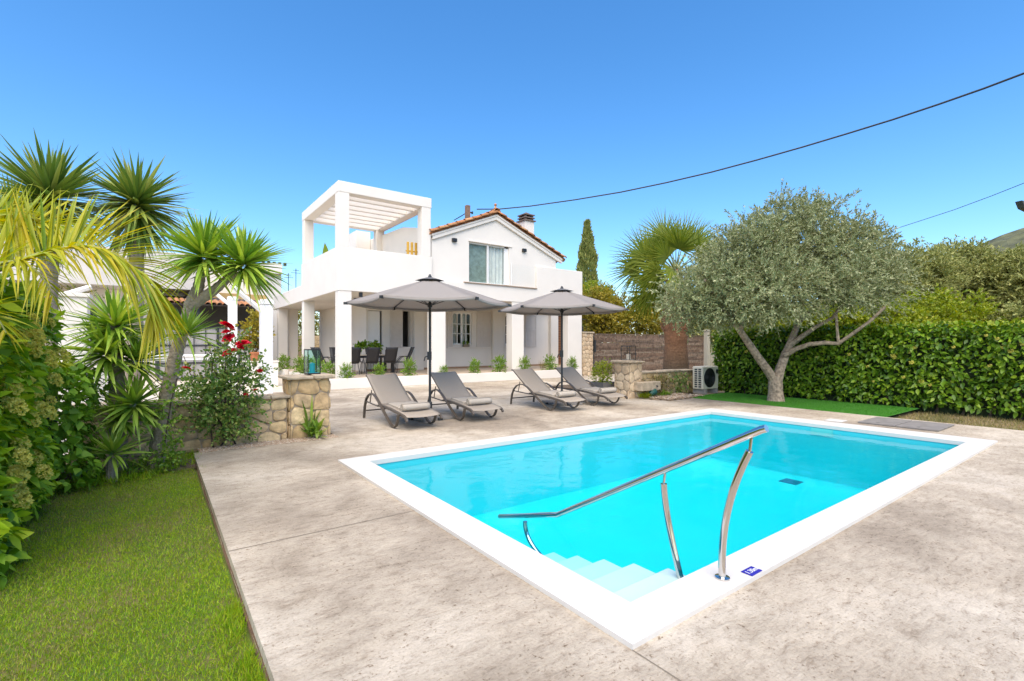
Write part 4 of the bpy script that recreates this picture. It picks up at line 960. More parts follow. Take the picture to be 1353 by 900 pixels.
# ------------------------------------------------------------------ sun loungers
def lounger():
    t = thing('sun_lounger', 'x', 'sun lounger')
    W2 = 0.34
    side = [(1.50, 0.0), (1.485, 0.12), (1.45, 0.26), (1.38, 0.39), (1.27, 0.48), (1.13, 0.525), (1.0, 0.52), (0.87, 0.475), (0.74, 0.40), (0.6, 0.31), (0.45, 0.21), (0.3, 0.115), (0.18, 0.045), (0.08, 0.008), (0.0, 0.012), (-0.07, 0.05), (-0.125, 0.13), (-0.155, 0.25)]
    for s in (-1, 1):
        q = MB(); q.ribbon([(s * (W2 + 0.035), y, z + 0.014) for y, z in side], 0.05, 0.022); q.build('leg_and_armrest', M['taupe'], t, smooth=True)
    q = MB()
    rail = [(0.82, 0.33), (0.6, 0.335), (0.3, 0.318), (0.0, 0.288), (-0.2, 0.262), (-0.32, 0.245), (-0.40, 0.215), (-0.43, 0.17)]
    for s in (-1, 1): q.ribbon([(s * W2, y, z) for y, z in rail], 0.035, 0.04)
    q.box(-W2, W2, 0.70, 0.74, 0.305, 0.33); q.box(-W2, W2, 0.1, 0.13, 0.265, 0.29)
    q.build('bed_frame', M['taupe'], t, smooth=True)
    q = MB(); q.tube([(-W2 - 0.035, 1.44, 0.17), (W2 + 0.035, 1.44, 0.17)], 0.014, 8); q.tube([(-W2 - 0.03, 1.40, 0.36), (-W2 - 0.03, 0.8, 0.325)], 0.014, 8); q.tube([(W2 + 0.03, 1.40, 0.36), (W2 + 0.03, 0.8, 0.325)], 0.014, 8)
    q.tube([(-W2, 1.18, 0.60), (-W2 - 0.01, 1.24, 0.35)], 0.011, 6); q.tube([(W2, 1.18, 0.60), (W2 + 0.01, 1.24, 0.35)], 0.011, 6); q.build('brace', M['taupe'], t, smooth=True)
    bk = [(0.74, 0.345), (0.95, 0.48), (1.2, 0.655), (1.44, 0.83), (1.5, 0.865), (1.55, 0.87)]
    for s in (-1, 1): q = MB(); q.ribbon([(s * (W2 - 0.03), y, z) for y, z in bk], 0.03, 0.028); q.build('backrest_rail', M['taupe'], t, smooth=True)
    def sheet(path, x0, x1, sagv, n=10):
        q = MB(); L_ = len(path) - 1
        def f(u, v):
            k = min(int(v * L_), L_ - 1); a = v * L_ - k; y = path[k][0] + (path[k + 1][0] - path[k][0]) * a; z = path[k][1] + (path[k + 1][1] - path[k][1]) * a
            return (x0 + (x1 - x0) * u, y, z - sagv * math.sin(PI * u) + 0.022)
        q.grid(f, n, 5 * L_); o = q.build('x', M['sling'], t, smooth=True); o.modifiers.new('thick', 'SOLIDIFY').thickness = 0.006; return o
    sheet(bk, -W2 + 0.02, W2 - 0.02, 0.015).name = 'backrest'
    sheet(rail[:7], -W2 + 0.015, W2 - 0.015, 0.018).name = 'seat'
    return t
def rolled_towel(label, group):
    t = thing('rolled_towel', label, 'towel', group=group)
    q = MB(); turns = 3.2; n = 70; vs = []; fs = []; Lh = 0.27
    for i in range(n + 1):
        a = i / n * turns * 2 * PI; r = 0.010 + 0.050 * i / n
        for k in range(9):
            x = -Lh + 2 * Lh * k / 8; rr = r * (1 + 0.02 * math.sin(k * 2.1 + a))
            vs.append((x, rr * math.cos(a), rr * math.sin(a) + 0.062))
    for i in range(n):
        for k in range(8): fs.append((i * 9 + k, i * 9 + k + 1, (i + 1) * 9 + k + 1, (i + 1) * 9 + k))
    q.add(vs, fs); o = q.build('roll', M['towel'], t, smooth=True); md = o.modifiers.new('thick', 'SOLIDIFY'); md.thickness = 0.009
    return t
def folded_towel(label, group):
    t = thing('folded_towel', label, 'towel', group=group)
    q = MB()
    for k in range(2):
        q.grid(lambda u, v: (-0.265 + 0.53 * u, -0.26 + 0.54 * v, 0.02 + 0.022 * k + 0.004 * math.sin(u * 9 + v * 5 + k)), 8, 8)
    o = q.build('cloth', M['towel'], t, smooth=True); md = o.modifiers.new('thick', 'SOLIDIFY'); md.thickness = 0.02
    return t
LX = (3.84, 5.24, 7.63, 9.08)
LL = ('leftmost taupe sling lounger nearest the stone wall', 'taupe sling lounger just right of the left parasol pole', 'taupe sling lounger just left of the right parasol pole', 'rightmost taupe sling lounger next to the short stone pillar')
TL = ('the leftmost lounger', 'the second lounger from the left', 'the third lounger from the left', 'the rightmost lounger')
l0 = lounger(); r0 = rolled_towel('x', 'rolled towels on the loungers'); f0 = folded_towel('x', 'folded towels on the loungers')
for i, x in enumerate(LX):
    a, b_, c_ = (l0, r0, f0) if i == 0 else (copy_tree(l0), copy_tree(r0), copy_tree(f0))
    rz = (0.02, -0.02, 0.03, -0.01)[i]; y = (8.26, 8.30, 8.34, 8.40)[i]
    a.location = (x, y, 0); a.rotation_euler = (0, 0, rz); tag(a, LL[i], group='sun loungers on the pool deck')
    b_.location = (x + 0.01 * i, y - 0.07, 0.312); b_.rotation_euler = (R(4), 0, rz + 0.03 * math.sin(i * 3)); tag(b_, 'rolled beige towel lying on ' + TL[i])
    c_.location = (x, y + 0.33, 0.336); c_.rotation_euler = (R(4.5), 0, rz - 0.02); tag(c_, 'folded beige towel spread flat on ' + TL[i])

# ------------------------------------------------------------------ parasols
def parasol(loc, rz, label, hrim, htop, RR=1.64):
    t = thing('parasol', label, 'parasol', loc, rz, 'grey parasols between the loungers')
    q = MB(); q.tube([(0, 0, 0.05), (0, 0, htop - 0.03)], 0.026, 14); q.build('pole', M['iron'], t, smooth=True)
    q = MB()
    for a in (0, PI / 2):
        Mx = Matrix.Rotation(a + 0.5, 3, 'Z'); q.cbox((0, 0, 0.03), 0.9, 0.09, 0.05, Mx)
    q.lathe([(0.05, 0.05), (0.045, 0.32), (0.035, 0.34)], n=14); bs = q.build('base', M['iron'], t, bev=0.004)
    for k in range(4):                                           # concrete weights of the cross foot
        a = 0.5 + PI / 4 + k * PI / 2; q = MB(); Mx = Matrix.Rotation(0.5, 3, 'Z'); q.cbox((0.27 * math.cos(a) * 1.15, 0.27 * math.sin(a) * 1.15, 0.03), 0.36, 0.36, 0.055, Mx); q.build('weight_slab', M['slab'], bs, bev=0.006)
    A = [PI / 3 * k for k in range(6)]
    zr = lambda r: htop - 0.03 - (htop - 0.03 - hrim) * (r / RR) ** 1.08
    def cloth(r0, r1, dz, nr, sagv, name, m, val=0.0):
        q = MB()
        for k in range(6):
            a0, a1 = A[k], A[k] + PI / 3
            def f(u, v):
                r = r0 + (r1 - r0) * v; p0 = Vector((r * math.cos(a0), r * math.sin(a0), 0)); p1 = Vector((r * math.cos(a1), r * math.sin(a1), 0))
                p = p0.lerp(p1, u); b_ = 4 * u * (1 - u); p *= 1 - 0.02 * b_ * v
                return (p.x, p.y, zr(r) + dz - sagv * b_ * (r / RR))
            q.grid(f, 8, nr)
            if val:
                def g2(u, v):
                    p = f(u, 1.0); return (p[0], p[1], p[2] - val * (1 - v))
                q.grid(g2, 8, 1)
        o = q.build(name, m, t, smooth=True); o.modifiers.new('thick', 'SOLIDIFY').thickness = 0.003; return o
    cloth(0.12, RR, 0.0, 12, 0.045, 'canopy', M['canopy'], 0.05)
    ring = [(RR * math.cos(a), RR * math.sin(a), zr(RR) - 0.05) for a in A + [A[0]]]
    cloth(0.02, 0.30, 0.05, 3, -0.02, 'vent_cap', plain('dark_canopy', (0.10, 0.10, 0.105), 0.9))
    q = MB(); q.lathe([(0.03, -0.02), (0.04, 0.02), (0.02, 0.07), (0.0, 0.08)], (0, 0, htop), 12); q.build('finial', M['iron'], t, smooth=True)
    for a in A:
        q = MB(); q.tube([(0.05 * math.cos(a), 0.05 * math.sin(a), zr(0.05) - 0.03), (RR * 0.5 * math.cos(a), RR * 0.5 * math.sin(a), zr(RR * 0.5) - 0.02), (RR * 1.02 * math.cos(a), RR * 1.02 * math.sin(a), zr(RR) - 0.02)], 0.011, 6)
        q.tube([(0.04 * math.cos(a), 0.04 * math.sin(a), hrim - 0.05), (RR * 0.5 * math.cos(a), RR * 0.5 * math.sin(a), zr(RR * 0.5) - 0.03)], 0.009, 6)
        q.cbox((RR * 1.01 * math.cos(a), RR * 1.01 * math.sin(a), zr(RR) - 0.035), 0.09, 0.03, 0.05, Matrix.Rotation(a, 3, 'Z')); q.build('rib', M['iron'], t, smooth=True)
    q = MB(); q.lathe([(0.03, -0.05), (0.05, -0.04), (0.05, 0.03), (0.03, 0.05)], (0, 0, hrim - 0.05), 12); q.build('hub', M['iron'], t, smooth=True)
    q = MB(); q.cbox((0.01, -0.03, 1.28), 0.09, 0.10, 0.17); q.tube([(0.05, -0.08, 1.27), (0.10, -0.10, 1.25), (0.12, -0.10, 1.17)], 0.011, 8); q.build('crank', M['black'], t, smooth=True)
    return t
camang = math.atan2(9.02, 4.55)
parasol((4.55, 9.02, 0), camang + PI / 2 + R(0), 'grey hexagonal parasol at left standing between the first two loungers', 2.37, 2.88)
parasol((8.36, 9.20, 0), math.atan2(9.2, 8.36) + PI / 2 - R(4), 'grey hexagonal parasol at right nearer the brown door', 2.42, 2.93, 1.60)

# ------------------------------------------------------------------ dining set on the porch
TZ = 0.36
t = thing('dining_table', 'long dark dining table with pale top on the porch', 'dining table', (6.95, 19.55, TZ))
q = MB(); q.box(-1.1, 1.1, -0.5, 0.5, 0.715, 0.745); q.build('tabletop', plain('pale_tabletop', (0.5, 0.43, 0.33), 0.4), t, bev=0.006)
q = MB(); q.box(-1.06, 1.06, -0.46, 0.46, 0.62, 0.714); q.build('apron', M['chair'], t)
for sx in (-1, 1):
    for sy in (-1, 1):
        q = MB(); q.box(sx * 1.0 - 0.045, sx * 1.0 + 0.045, sy * 0.41 - 0.045, sy * 0.41 + 0.045, 0, 0.62); q.build('leg', M['chair'], t)
def dchair():
    t = thing('dining_chair', 'x', 'chair')
    q = MB(); q.grid(lambda u, v: (-0.23 + 0.46 * u, -0.22 + 0.45 * v, 0.44 - 0.012 * math.sin(PI * u)), 4, 4); o = q.build('seat', M['chair'], t, smooth=True); o.modifiers.new('thick', 'SOLIDIFY').thickness = 0.014
    q = MB(); q.grid(lambda u, v: (-0.23 + 0.46 * u, 0.23 + 0.26 * v, 0.45 + 0.60 * v - 0.0), 4, 6); o = q.build('backrest', M['chair'], t, smooth=True); o.modifiers.new('thick', 'SOLIDIFY').thickness = 0.014
    for s in (-1, 1):
        q = MB(); q.tube([(s * 0.24, -0.24, 0.0), (s * 0.24, -0.2, 0.43), (s * 0.24, 0.0, 0.66), (s * 0.24, 0.31, 0.66)], 0.012, 6); q.build('front_leg', M['chair'], t, smooth=True)
        q = MB(); q.tube([(s * 0.24, 0.34, 0.0), (s * 0.24, 0.14, 0.42), (s * 0.24, 0.24, 0.46), (s * 0.24, 0.5, 1.06)], 0.012, 6); q.build('rear_leg', M['chair'], t, smooth=True)
    return t
c0 = dchair()
chs = [((6.1, 18.82), PI, 'charcoal dining chair on the near side of the table, beside the corner column'), ((6.85, 18.80), PI, 'charcoal dining chair at the middle of the near table side'), ((7.6, 18.84), PI, 'charcoal dining chair on the near side close to the right table end'),
       ((6.1, 20.3), 0, 'charcoal dining chair across the table, at its left'), ((6.85, 20.32), 0, 'charcoal dining chair across the table, at its middle'), ((7.6, 20.28), 0, 'charcoal dining chair across the table, at its right'),
       ((8.42, 19.35), -PI / 2 - 0.15, 'charcoal dining chair at the right table end, pushed back near the shutters'), ((8.15, 18.75), -PI / 2 - 0.5, 'charcoal dining chair turned at the near right table corner'), ((5.55, 19.7), PI / 2 + 0.1, 'charcoal dining chair at the left table end, seen beside the corner column'), ((5.6, 20.5), PI / 2 + 0.3, 'charcoal chair behind the left table end, half hidden by the column')]
for i, (p, rz, lab) in enumerate(chs):
    c = c0 if i == 0 else copy_tree(c0)
    c.location = (p[0], p[1], TZ); c.rotation_euler = (0, 0, rz); tag(c, lab, group='chairs round the dining table')
# ------------------------------------------------------------------ foliage tools
def diamonds(P, D, L, W, up=None):
    """small flat leaves, two triangles each, slightly folded"""
    n = len(P); D = unit(D)
    if up is None: up = rand_dir(n)
    Sd = unit(np.cross(D, up)); Nn = np.cross(Sd, D)
    L = np.broadcast_to(np.asarray(L, float), (n,))[:, None]; W = np.broadcast_to(np.asarray(W, float), (n,))[:, None]
    mid = P + D * L * 0.45 + Nn * W * 0.35
    V = np.stack([P, mid + Sd * W, P + D * L, mid - Sd * W], 1).reshape(-1, 3)
    b_ = (np.arange(n) * 4)[:, None]
    return V, np.concatenate([b_ + np.array([[0, 1, 2]]), b_ + np.array([[0, 2, 3]])])
def twig_leaves(P, D, Lt, n, L, W, spread=0.9, droop=0.15):
    """n leaves along each twig"""
    m = len(P); s = np.linspace(0.1, 1, n)[None, :] + rng.uniform(-0.04, 0.04, (m, n))
    D = unit(D); Lt = np.broadcast_to(np.asarray(Lt, float), (m,))
    Q = P[:, None] + D[:, None] * (s[..., None] * Lt[:, None, None])
    Q[..., 2] -= droop * Lt[:, None] * s ** 2
    rd = rng.normal(size=(m, n, 3)); LD = unit(D[:, None] * (1.1 - 0.0) + rd * spread)
    LL_ = L * rng.uniform(0.65, 1.15, (m * n)); 
    return diamonds(Q.reshape(-1, 3), LD.reshape(-1, 3), LL_, LL_ * (W / L))
def clumps(n, c, rad, low=1.0, power=0.45):
    u = rand_dir(n); r = rng.uniform(0, 1, (n, 1)) ** power
    p = u * r; p[:, 2] = np.where(p[:, 2] < 0, p[:, 2] * low, p[:, 2])
    return np.asarray(c) + p * np.asarray(rad)
def crown(c, rad, n_cl, cl_r, tw, n_leaf, L, W, Lt=0.35, low=1.0, upb=0.35, power=0.45, spread=0.9, droop=0.15):
    C = clumps(n_cl, c, rad, low, power); cr = cl_r * rng.uniform(0.6, 1.3, (n_cl, 1, 1))
    u = rng.normal(size=(n_cl, tw, 3)); u = unit(u) * rng.uniform(0.2, 1, (n_cl, tw, 1)) ** 0.5
    P = (C[:, None] + u * cr).reshape(-1, 3)
    out = unit((P - np.asarray(c)) / np.asarray(rad)); D = unit(out * 0.8 + unit(u.reshape(-1, 3)) * 0.6 + rng.normal(size=P.shape) * 0.35 + np.array([0, 0, upb]))
    return twig_leaves(P, D, Lt * rng.uniform(0.6, 1.3, len(P)), n_leaf, L, W, spread, droop), C
def rel(V, o): return np.asarray(V) - np.array(o.location)
def limb(q, pts, r0, r1, n=10):
    k = len(pts); q.tube(pts, [r0 + (r1 - r0) * i / (k - 1) for i in range(k)], n)
def wig(a, b_, n=6, j_=0.08):
    a, b_ = Vector(a), Vector(b_); L_ = (b_ - a).length
    return [a.lerp(b_, i / n) + (Vector((random.gauss(0, 1), random.gauss(0, 1), random.gauss(0, 1))) * j_ * L_ if 0 < i < n else Vector()) for i in range(n + 1)]
def tree(name, label, c, rad, base, m, n_cl, cl_r, tw, n_leaf, L, W, group=None, trunk_r=0.12, cat='tree', low=0.8, nlimb=7, bark='darkbark', **kw):
    t = thing(name, label, cat, base, group=group)
    (V, F), C = crown(c, rad, n_cl, cl_r, tw, n_leaf, L, W, low=low, **kw)
    npmesh('crown', rel(V, t), F, M[m], t, smooth=False)
    q = MB(); o = Vector(base); top = Vector(c) - o; fork = top * 0.45
    limb(q, wig((0, 0, -0.1), fork, 5, 0.05), trunk_r, trunk_r * 0.75)
    for k in range(nlimb):
        limb(q, wig(fork, Vector(C[k * (n_cl // nlimb)]) - o, 5, 0.07), trunk_r * 0.5, 0.012, 6)
    q.build('trunk', M[bark], t, smooth=True)
    return t

# ------------------------------------------------------------------ olive tree in the turf
ob = at(1025, 530, 12.97); ob = (ob[0], ob[1], -0.06)
t = thing('olive_tree', 'grey green olive tree with forked pale trunk growing from the artificial turf', 'tree', ob)
def o_at(x, y, z): p = at(x, y, z); return (p[0] - ob[0], p[1] - ob[1], p[2] - ob[2])
q = MB()
q.tube([(0.0, 0, -0.05), (0.0, 0, 0.05), (-0.01, 0, 0.3), (-0.02, 0, 0.55), (-0.03, 0, 0.72)], [0.30, 0.22, 0.18, 0.175, 0.14], 14)
def br(pix, r0, r1, n=10):
    pts = [o_at(*p) for p in pix]; limb(q, pts, r0, r1, n)
br([(1024, 505, 12.97), (1014, 489, 12.9), (1003, 474, 12.8), (990, 455, 12.7), (978, 437, 12.6), (965, 420, 12.5), (948, 395, 12.3), (930, 370, 12.1)], 0.125, 0.05)
br([(978, 437, 12.6), (985, 410, 12.3), (992, 380, 12.1), (996, 350, 12.0)], 0.06, 0.025)
br([(1026, 506, 12.97), (1031, 487, 13.0), (1038, 468, 13.1), (1047, 447, 13.2), (1054, 428, 13.3), (1060, 400, 13.4), (1062, 360, 13.4), (1050, 300, 13.3)], 0.135, 0.03)
br([(1043, 457, 13.15), (1062, 443, 13.0), (1078, 432, 12.9), (1100, 420, 12.8), (1115, 400, 12.7), (1130, 360, 12.6)], 0.075, 0.02)
br([(1037, 470, 13.0), (1052, 461, 12.8), (1070, 455, 12.6), (1090, 453, 12.4), (1108, 454, 12.25), (1128, 440, 12.0), (1150, 424, 11.8), (1170, 405, 11.6)], 0.07, 0.03, 8)
br([(1108, 454, 12.25), (1106, 436, 12.2), (1105, 415, 12.2)], 0.04, 0.025, 6)
br([(1054, 428, 13.3), (1080, 400, 13.8), (1100, 360, 14.2)], 0.06, 0.02); br([(965, 420, 12.5), (985, 395, 13.0), (1010, 350, 13.6)], 0.05, 0.02); br([(1060, 400, 13.4), (1035, 360, 12.7), (1020, 300, 12.3)], 0.05, 0.015)
q.build('trunk', M['bark'], t, smooth=True)
parts = []
cen = np.array(at(1032, 352, 13.1))
for (px_, py_, dz, rx, rz_, ncl) in ((1036, 358, 13.1, 2.5, 1.2, 140), (942, 386, 12.5, 1.0, 0.6, 62), (1004, 336, 12.9, 1.1, 0.8, 66), (972, 348, 12.7, 0.85, 0.55, 40), (1132, 326, 12.9, 0.85, 0.55, 36), (905, 398, 12.3, 0.55, 0.38, 20), (1058, 318, 13.2, 1.4, 0.95, 80), (1118, 344, 12.8, 1.2, 0.88, 74), (1140, 372, 12.4, 0.95, 0.68, 50), (1050, 384, 12.4, 1.6, 0.65, 70), (950, 400, 12.4, 0.95, 0.42, 40), (1010, 385, 12.0, 1.5, 0.7, 50), (1040, 282, 13.1, 0.6, 0.45, 12), (1088, 290, 13.2, 0.7, 0.45, 12)):
    (V, F), C_ = crown(at(px_, py_, dz), (rx, rx * 0.95, rz_), ncl, 0.36, 11, 15, 0.094, 0.0172, Lt=0.34, low=0.85, upb=0.25, power=0.5, spread=0.75)
    parts.append((V, F))
# loose upright shoots that break the outline
sp = []; sd = []
for (px_, py_, dz) in [(1038, 276, 13), (1046, 272, 13.1), (1030, 282, 13), (1082, 276, 13.2), (1090, 280, 13.2), (1076, 284, 13.2), (1118, 298, 13.0), (1135, 306, 13.0), (1165, 322, 12.8), (1178, 330, 12.8), (1005, 288, 12.9), (990, 296, 12.8), (972, 310, 12.8), (1105, 290, 13.2), (1150, 312, 12.9), (1015, 284, 13.0), (1172, 340, 12.6), (905, 362, 12.5), (1060, 280, 13.1)]:
    for k in range(6):
        p = np.array(at(px_ + random.uniform(-9, 9), py_ + random.uniform(-4, 16), dz)); sp.append(p); sd.append(np.array([random.gauss(0, .25), random.gauss(0, .25), 1.0]) + (p - cen) * 0.12)
parts.append(twig_leaves(np.array(sp), np.array(sd), rng.uniform(0.25, 0.5, len(sp)), 20, 0.085, 0.014, 0.7, 0.05))
V, F = merge(parts); npmesh('crown', rel(V, t), F, M['oliveleaf'], t, smooth=False)

# ------------------------------------------------------------------ hedges
def hedge_points(n, x0, x1, y0, y1, z0, z1, faces, depth, wob=0.1):
    """points and outward directions near the named faces of a box"""
    A = {'-x': (y1 - y0) * (z1 - z0), '+x': (y1 - y0) * (z1 - z0), '-y': (x1 - x0) * (z1 - z0), '+y': (x1 - x0) * (z1 - z0), 'top': (x1 - x0) * (y1 - y0)}
    tot = sum(A[f] for f in faces); Ps = []; Ds = []
    for f in faces:
        m = int(n * A[f] / tot); u = rng.uniform(0, 1, m); v = rng.uniform(0, 1, m); dp = rng.uniform(0, 1, m) ** 1.6 * depth
        bump = wob * (np.sin(u * A[f] * 2.1 + v * 3) * np.cos(v * 5.3 - u * 2.0) + 0.5 * np.sin(u * A[f] * 5.7 + v * 9))
        z = z0 + v * (z1 - z0); d = np.zeros((m, 3))
        if f in ('-x', '+x'):
            s = -1 if f == '-x' else 1; y = y0 + u * (y1 - y0); x = (x0 if s < 0 else x1) + s * (bump - dp - 0.25 * wob * 10 * np.maximum(0, v - 0.86) ** 1.0); d[:, 0] = s; P = np.stack([x, y, z], 1)
        elif f in ('-y', '+y'):
            s = -1 if f == '-y' else 1; x = x0 + u * (x1 - x0); y = (y0 if s < 0 else y1) + s * (bump - dp); d[:, 1] = s; P = np.stack([x, y, z], 1)
        else:
            x = x0 + u * (x1 - x0); y = y0 + v * (y1 - y0); P = np.stack([x, y, z1 + bump * 0.6 - dp], 1); d[:, 2] = 1
        Ps.append(P); Ds.append(d)
    return np.concatenate(Ps), np.concatenate(Ds)
def hedge_leaves(P, D, L, W, prof=LEAF, hang=0.35, jit=0.75, fold=0.25):
    n = len(P); DD = unit(D * 0.55 + rng.normal(size=(n, 3)) * jit + np.array([0, 0, -hang + 0.0]) * (1 - np.abs(D[:, 2:3])) + np.array([0, 0, 0.25]) * np.abs(D[:, 2:3]))
    LL_ = L * rng.uniform(0.6, 1.2, n)
    return blades(P, DD, LL_, LL_ * W / L, prof, droop=0.15, fold=fold, up=D * 0.8 + np.array([0, 0, 0.7]), jit=0.45)
def cluster_mesh(r, n, m, name, parent, s=0.013):
    u = rand_dir(n); u[:, 2] = np.abs(u[:, 2]) * 0.7; P = u * r * rng.uniform(0.75, 1.05, (n, 1))
    V, F = diamonds(np.repeat(P, 3, 0), rand_dir(n * 3) + np.repeat(u, 3, 0) * 0.6, s * 1.7, s * 0.75); return npmesh(name, V, F, m, parent, smooth=False)
def flower_heads(parent, spots, r, n, m, name='flower_cluster', s=0.013):
    first = None
    for p, d in spots:
        if first is None: o = first = cluster_mesh(r, n, m, name, parent, s)
        else: o = first.copy(); COL.objects.link(o); o.parent = parent
        o.location = tuple(np.array(p) - np.array(parent.location)); k = random.uniform(0.65, 1.25); o.scale = (k, k, k)
        o.rotation_euler = Vector(d).to_track_quat('Z', 'Y').to_euler()
def core(q, x0, x1, y0, y1, z0, z1, o): q.box(x0 - o[0], x1 - o[0], y0 - o[1], y1 - o[1], z0 - o[2], z1 - o[2])
# long hedge on the right
t = thing('laurel_hedge', 'long clipped glossy dark green hedge behind the olive tree and pool', 'hedge', (15.0, 3.5, -0.08))
P, D = hedge_points(21000, 14.5, 15.6, -3.5, 8.75, 0.08, 1.93, ('-x', 'top', '+y'), 0.22, 0.085)
V, F = hedge_leaves(P, D, 0.125, 0.034); npmesh('leaves', rel(V, t), F, M['hedgeleaf'], t)
P, D = hedge_points(3600, 14.55, 15.6, -3.5, 8.75, 1.75, 1.99, ('-x', 'top'), 0.1, 0.07)
V, F = hedge_leaves(P, D * 0.4 + np.array([0, 0, 0.8]), 0.10, 0.026); npmesh('young_shoots', rel(V, t), F, M['limeleaf'], t)
q = MB(); core(q, 14.78, 15.5, -3.4, 8.5, -0.1, 1.7, t.location); q.build('dark_core', plain('hedge_inside', (0.03, 0.045, 0.015), 1.0, var=0.5, scale=20), t)  # solid dark box added against see-through, inner shade put into its colour
q = MB()
for k in range(26):
    y = -3.2 + k * 0.46; limb(q, wig((14.72 - 15, y - 3.5, 0), (14.7 - 15 + random.uniform(-0.05, 0.1), y - 3.5 + random.uniform(-0.15, 0.15), 0.6), 4, 0.04), 0.03, 0.015, 6)
q.build('stems', M['darkbark'], t, smooth=True)
flower_heads(t, [((14.44, random.uniform(1.6, 4.4), random.uniform(0.5, 1.75)), (-1, 0, 0.5)) for _ in range(19)] + [((14.44, random.uniform(4.4, 8), random.uniform(0.9, 1.7)), (-1, 0, 0.5)) for _ in range(7)], 0.034, 26, M['blossom'], s=0.012)
# near hedge, left edge of the picture
t = thing('flowering_hedge', 'tall leafy hedge with cream flower clusters at the left edge of the lawn', 'hedge', (-1.6, 5.5, -0.08))
P, D = hedge_points(10500, -2.7, -0.90, 4.35, 6.75, 0.0, 1.93, ('+x', 'top', '-y'), 0.28, 0.10)
V, F = hedge_leaves(P, D, 0.115, 0.03, jit=0.75); npmesh('leaves', rel(V, t), F, M['nearleaf'], t)
P, D = hedge_points(900, -2.2, -0.9, 4.6, 6.75, 1.55, 2.0, ('top', '+x'), 0.12, 0.1)
V, F = hedge_leaves(P, D * 0.5 + np.array([0, 0, 0.6]), 0.12, 0.034); npmesh('young_shoots', rel(V, t), F, M['shrubleaf'], t)
q = MB(); core(q, -2.6, -1.2, 4.6, 6.5, -0.05, 1.5, t.location); q.build('dark_core', plain('hedge_inside_near', (0.02, 0.022, 0.012), 1.0, var=0.5, scale=20), t)  # added filler box, shade between the leaves painted as its near black
sp = [((-0.80 + random.uniform(-0.06, 0.05), random.uniform(4.9, 6.7), random.uniform(0.25, 1.8)), (1, -0.3, 0.6)) for _ in range(34)] + [((random.uniform(-1.6, -0.95), random.uniform(4.9, 6.7), 1.98 + random.uniform(-0.03, 0.05)), (0.3, -0.2, 1)) for _ in range(26)]
flower_heads(t, sp, 0.062, 70, M['blossom'], s=0.013)
t = thing('ivy_shrub', 'dark ivy leaved shrub between the flowering hedge and the lowest yucca rosette', 'shrub', (-1.2, 7.5, -0.08))
P, D = hedge_points(3200, -2.4, -0.62, 6.8, 8.15, 0.0, 1.22, ('+x', 'top', '-y'), 0.25, 0.12)
V, F = hedge_leaves(P, D, 0.085, 0.036, prof=(0.5, 1.0, 0.75, 0.4, 0.03), jit=0.5, hang=0.5, fold=0.15); npmesh('leaves', rel(V, t), F, M['ivyleaf'], t)
P, D = hedge_points(500, -2.0, -0.8, 6.9, 8.1, 1.1, 1.35, ('top', '+x'), 0.15, 0.1)
V, F = hedge_leaves(P, D, 0.10, 0.03); npmesh('young_shoots', rel(V, t), F, M['limeleaf'], t)
q = MB(); core(q, -2.2, -0.95, 7.0, 8.0, -0.05, 1.0, t.location); q.build('dark_core', plain('shrub_inside', (0.02, 0.022, 0.012), 1.0), t)  # dark box filling the shrub, its depth shade is plain colour

# ------------------------------------------------------------------ yuccas
def yucca_head(parent, c, r, n, m, name='leaf_head', lean=(0, 0, 1), emin=-0.55, W=0.024, skirt=0):
    k = np.arange(n); az = k * 2.39996 + rng.uniform(-0.2, 0.2, n); el = np.arcsin(np.clip(emin + (1.0 - emin) * ((k + 0.5) / n) ** 0.9, -0.98, 0.995)) + rng.normal(size=n) * 0.09
    D = np.stack([np.cos(el) * np.cos(az), np.cos(el) * np.sin(az), np.sin(el)], 1)
    qd = Vector((0, 0, 1)).rotation_difference(Vector(lean)); Rm = np.array(qd.to_matrix()); D = D @ Rm.T
    L = r * rng.uniform(0.82, 1.08, n); L *= np.where(np.sin(el) > 0.8, 0.8, 1.0)
    P = np.tile(np.array(c, float), (n, 1)) + D * 0.03; P[:, 2] += (np.sin(el) - 0.4) * 0.10 * r
    V, F = blades(P, D, L, W * rng.uniform(0.8, 1.15, n), SWORD, droop=np.where(np.sin(el) < 0.3, 0.22, 0.05) * rng.uniform(0.3, 1.6, n), fold=0.35, up=np.tile(np.array([0, 0, 1.0]), (n, 1)) + D * 0.01, jit=0.25)
    o = npmesh(name, rel(V, parent), F, M[m], parent)
    if skirt:
        az = rng.uniform(0, 6.28, skirt); el = rng.uniform(-1.45, -0.8, skirt); D = np.stack([np.cos(el) * np.cos(az), np.cos(el) * np.sin(az), np.sin(el)], 1)
        P = np.tile(np.array(c, float), (skirt, 1)); P[:, 2] -= rng.uniform(0.0, 0.35, skirt) * r
        V, F = blades(P, D, r * rng.uniform(0.6, 0.95, skirt), W, SWORD, droop=0.1, fold=0.3, jit=0.3); npmesh('hanging_leaves', rel(V, parent), F, M[m], parent)
    return o
def trunk(parent, pts, r0, r1, m='yuccabark', name='trunk', n=12):
    q = MB(); P = [Vector(p) for p in pts]; S_ = []
    for a, b_ in zip(P[:-1], P[1:]): S_ += [a.lerp(b_, k / 8) for k in range(8)]
    S_.append(P[-1]); o = parent.location; L_ = len(S_) - 1
    q.tube([p - o for p in S_], [(r0 + (r1 - r0) * i / L_) * (1 + (0.07 if i % 2 else -0.05)) for i in range(L_ + 1)], n); return q.build(name, M[m], parent, smooth=True)
b0 = at(205, 612, 6.15); t = thing('leaning_yucca', 'leaning yucca with two large spiky heads above the rose bush', 'yucca', (b0[0], b0[1], -0.08))
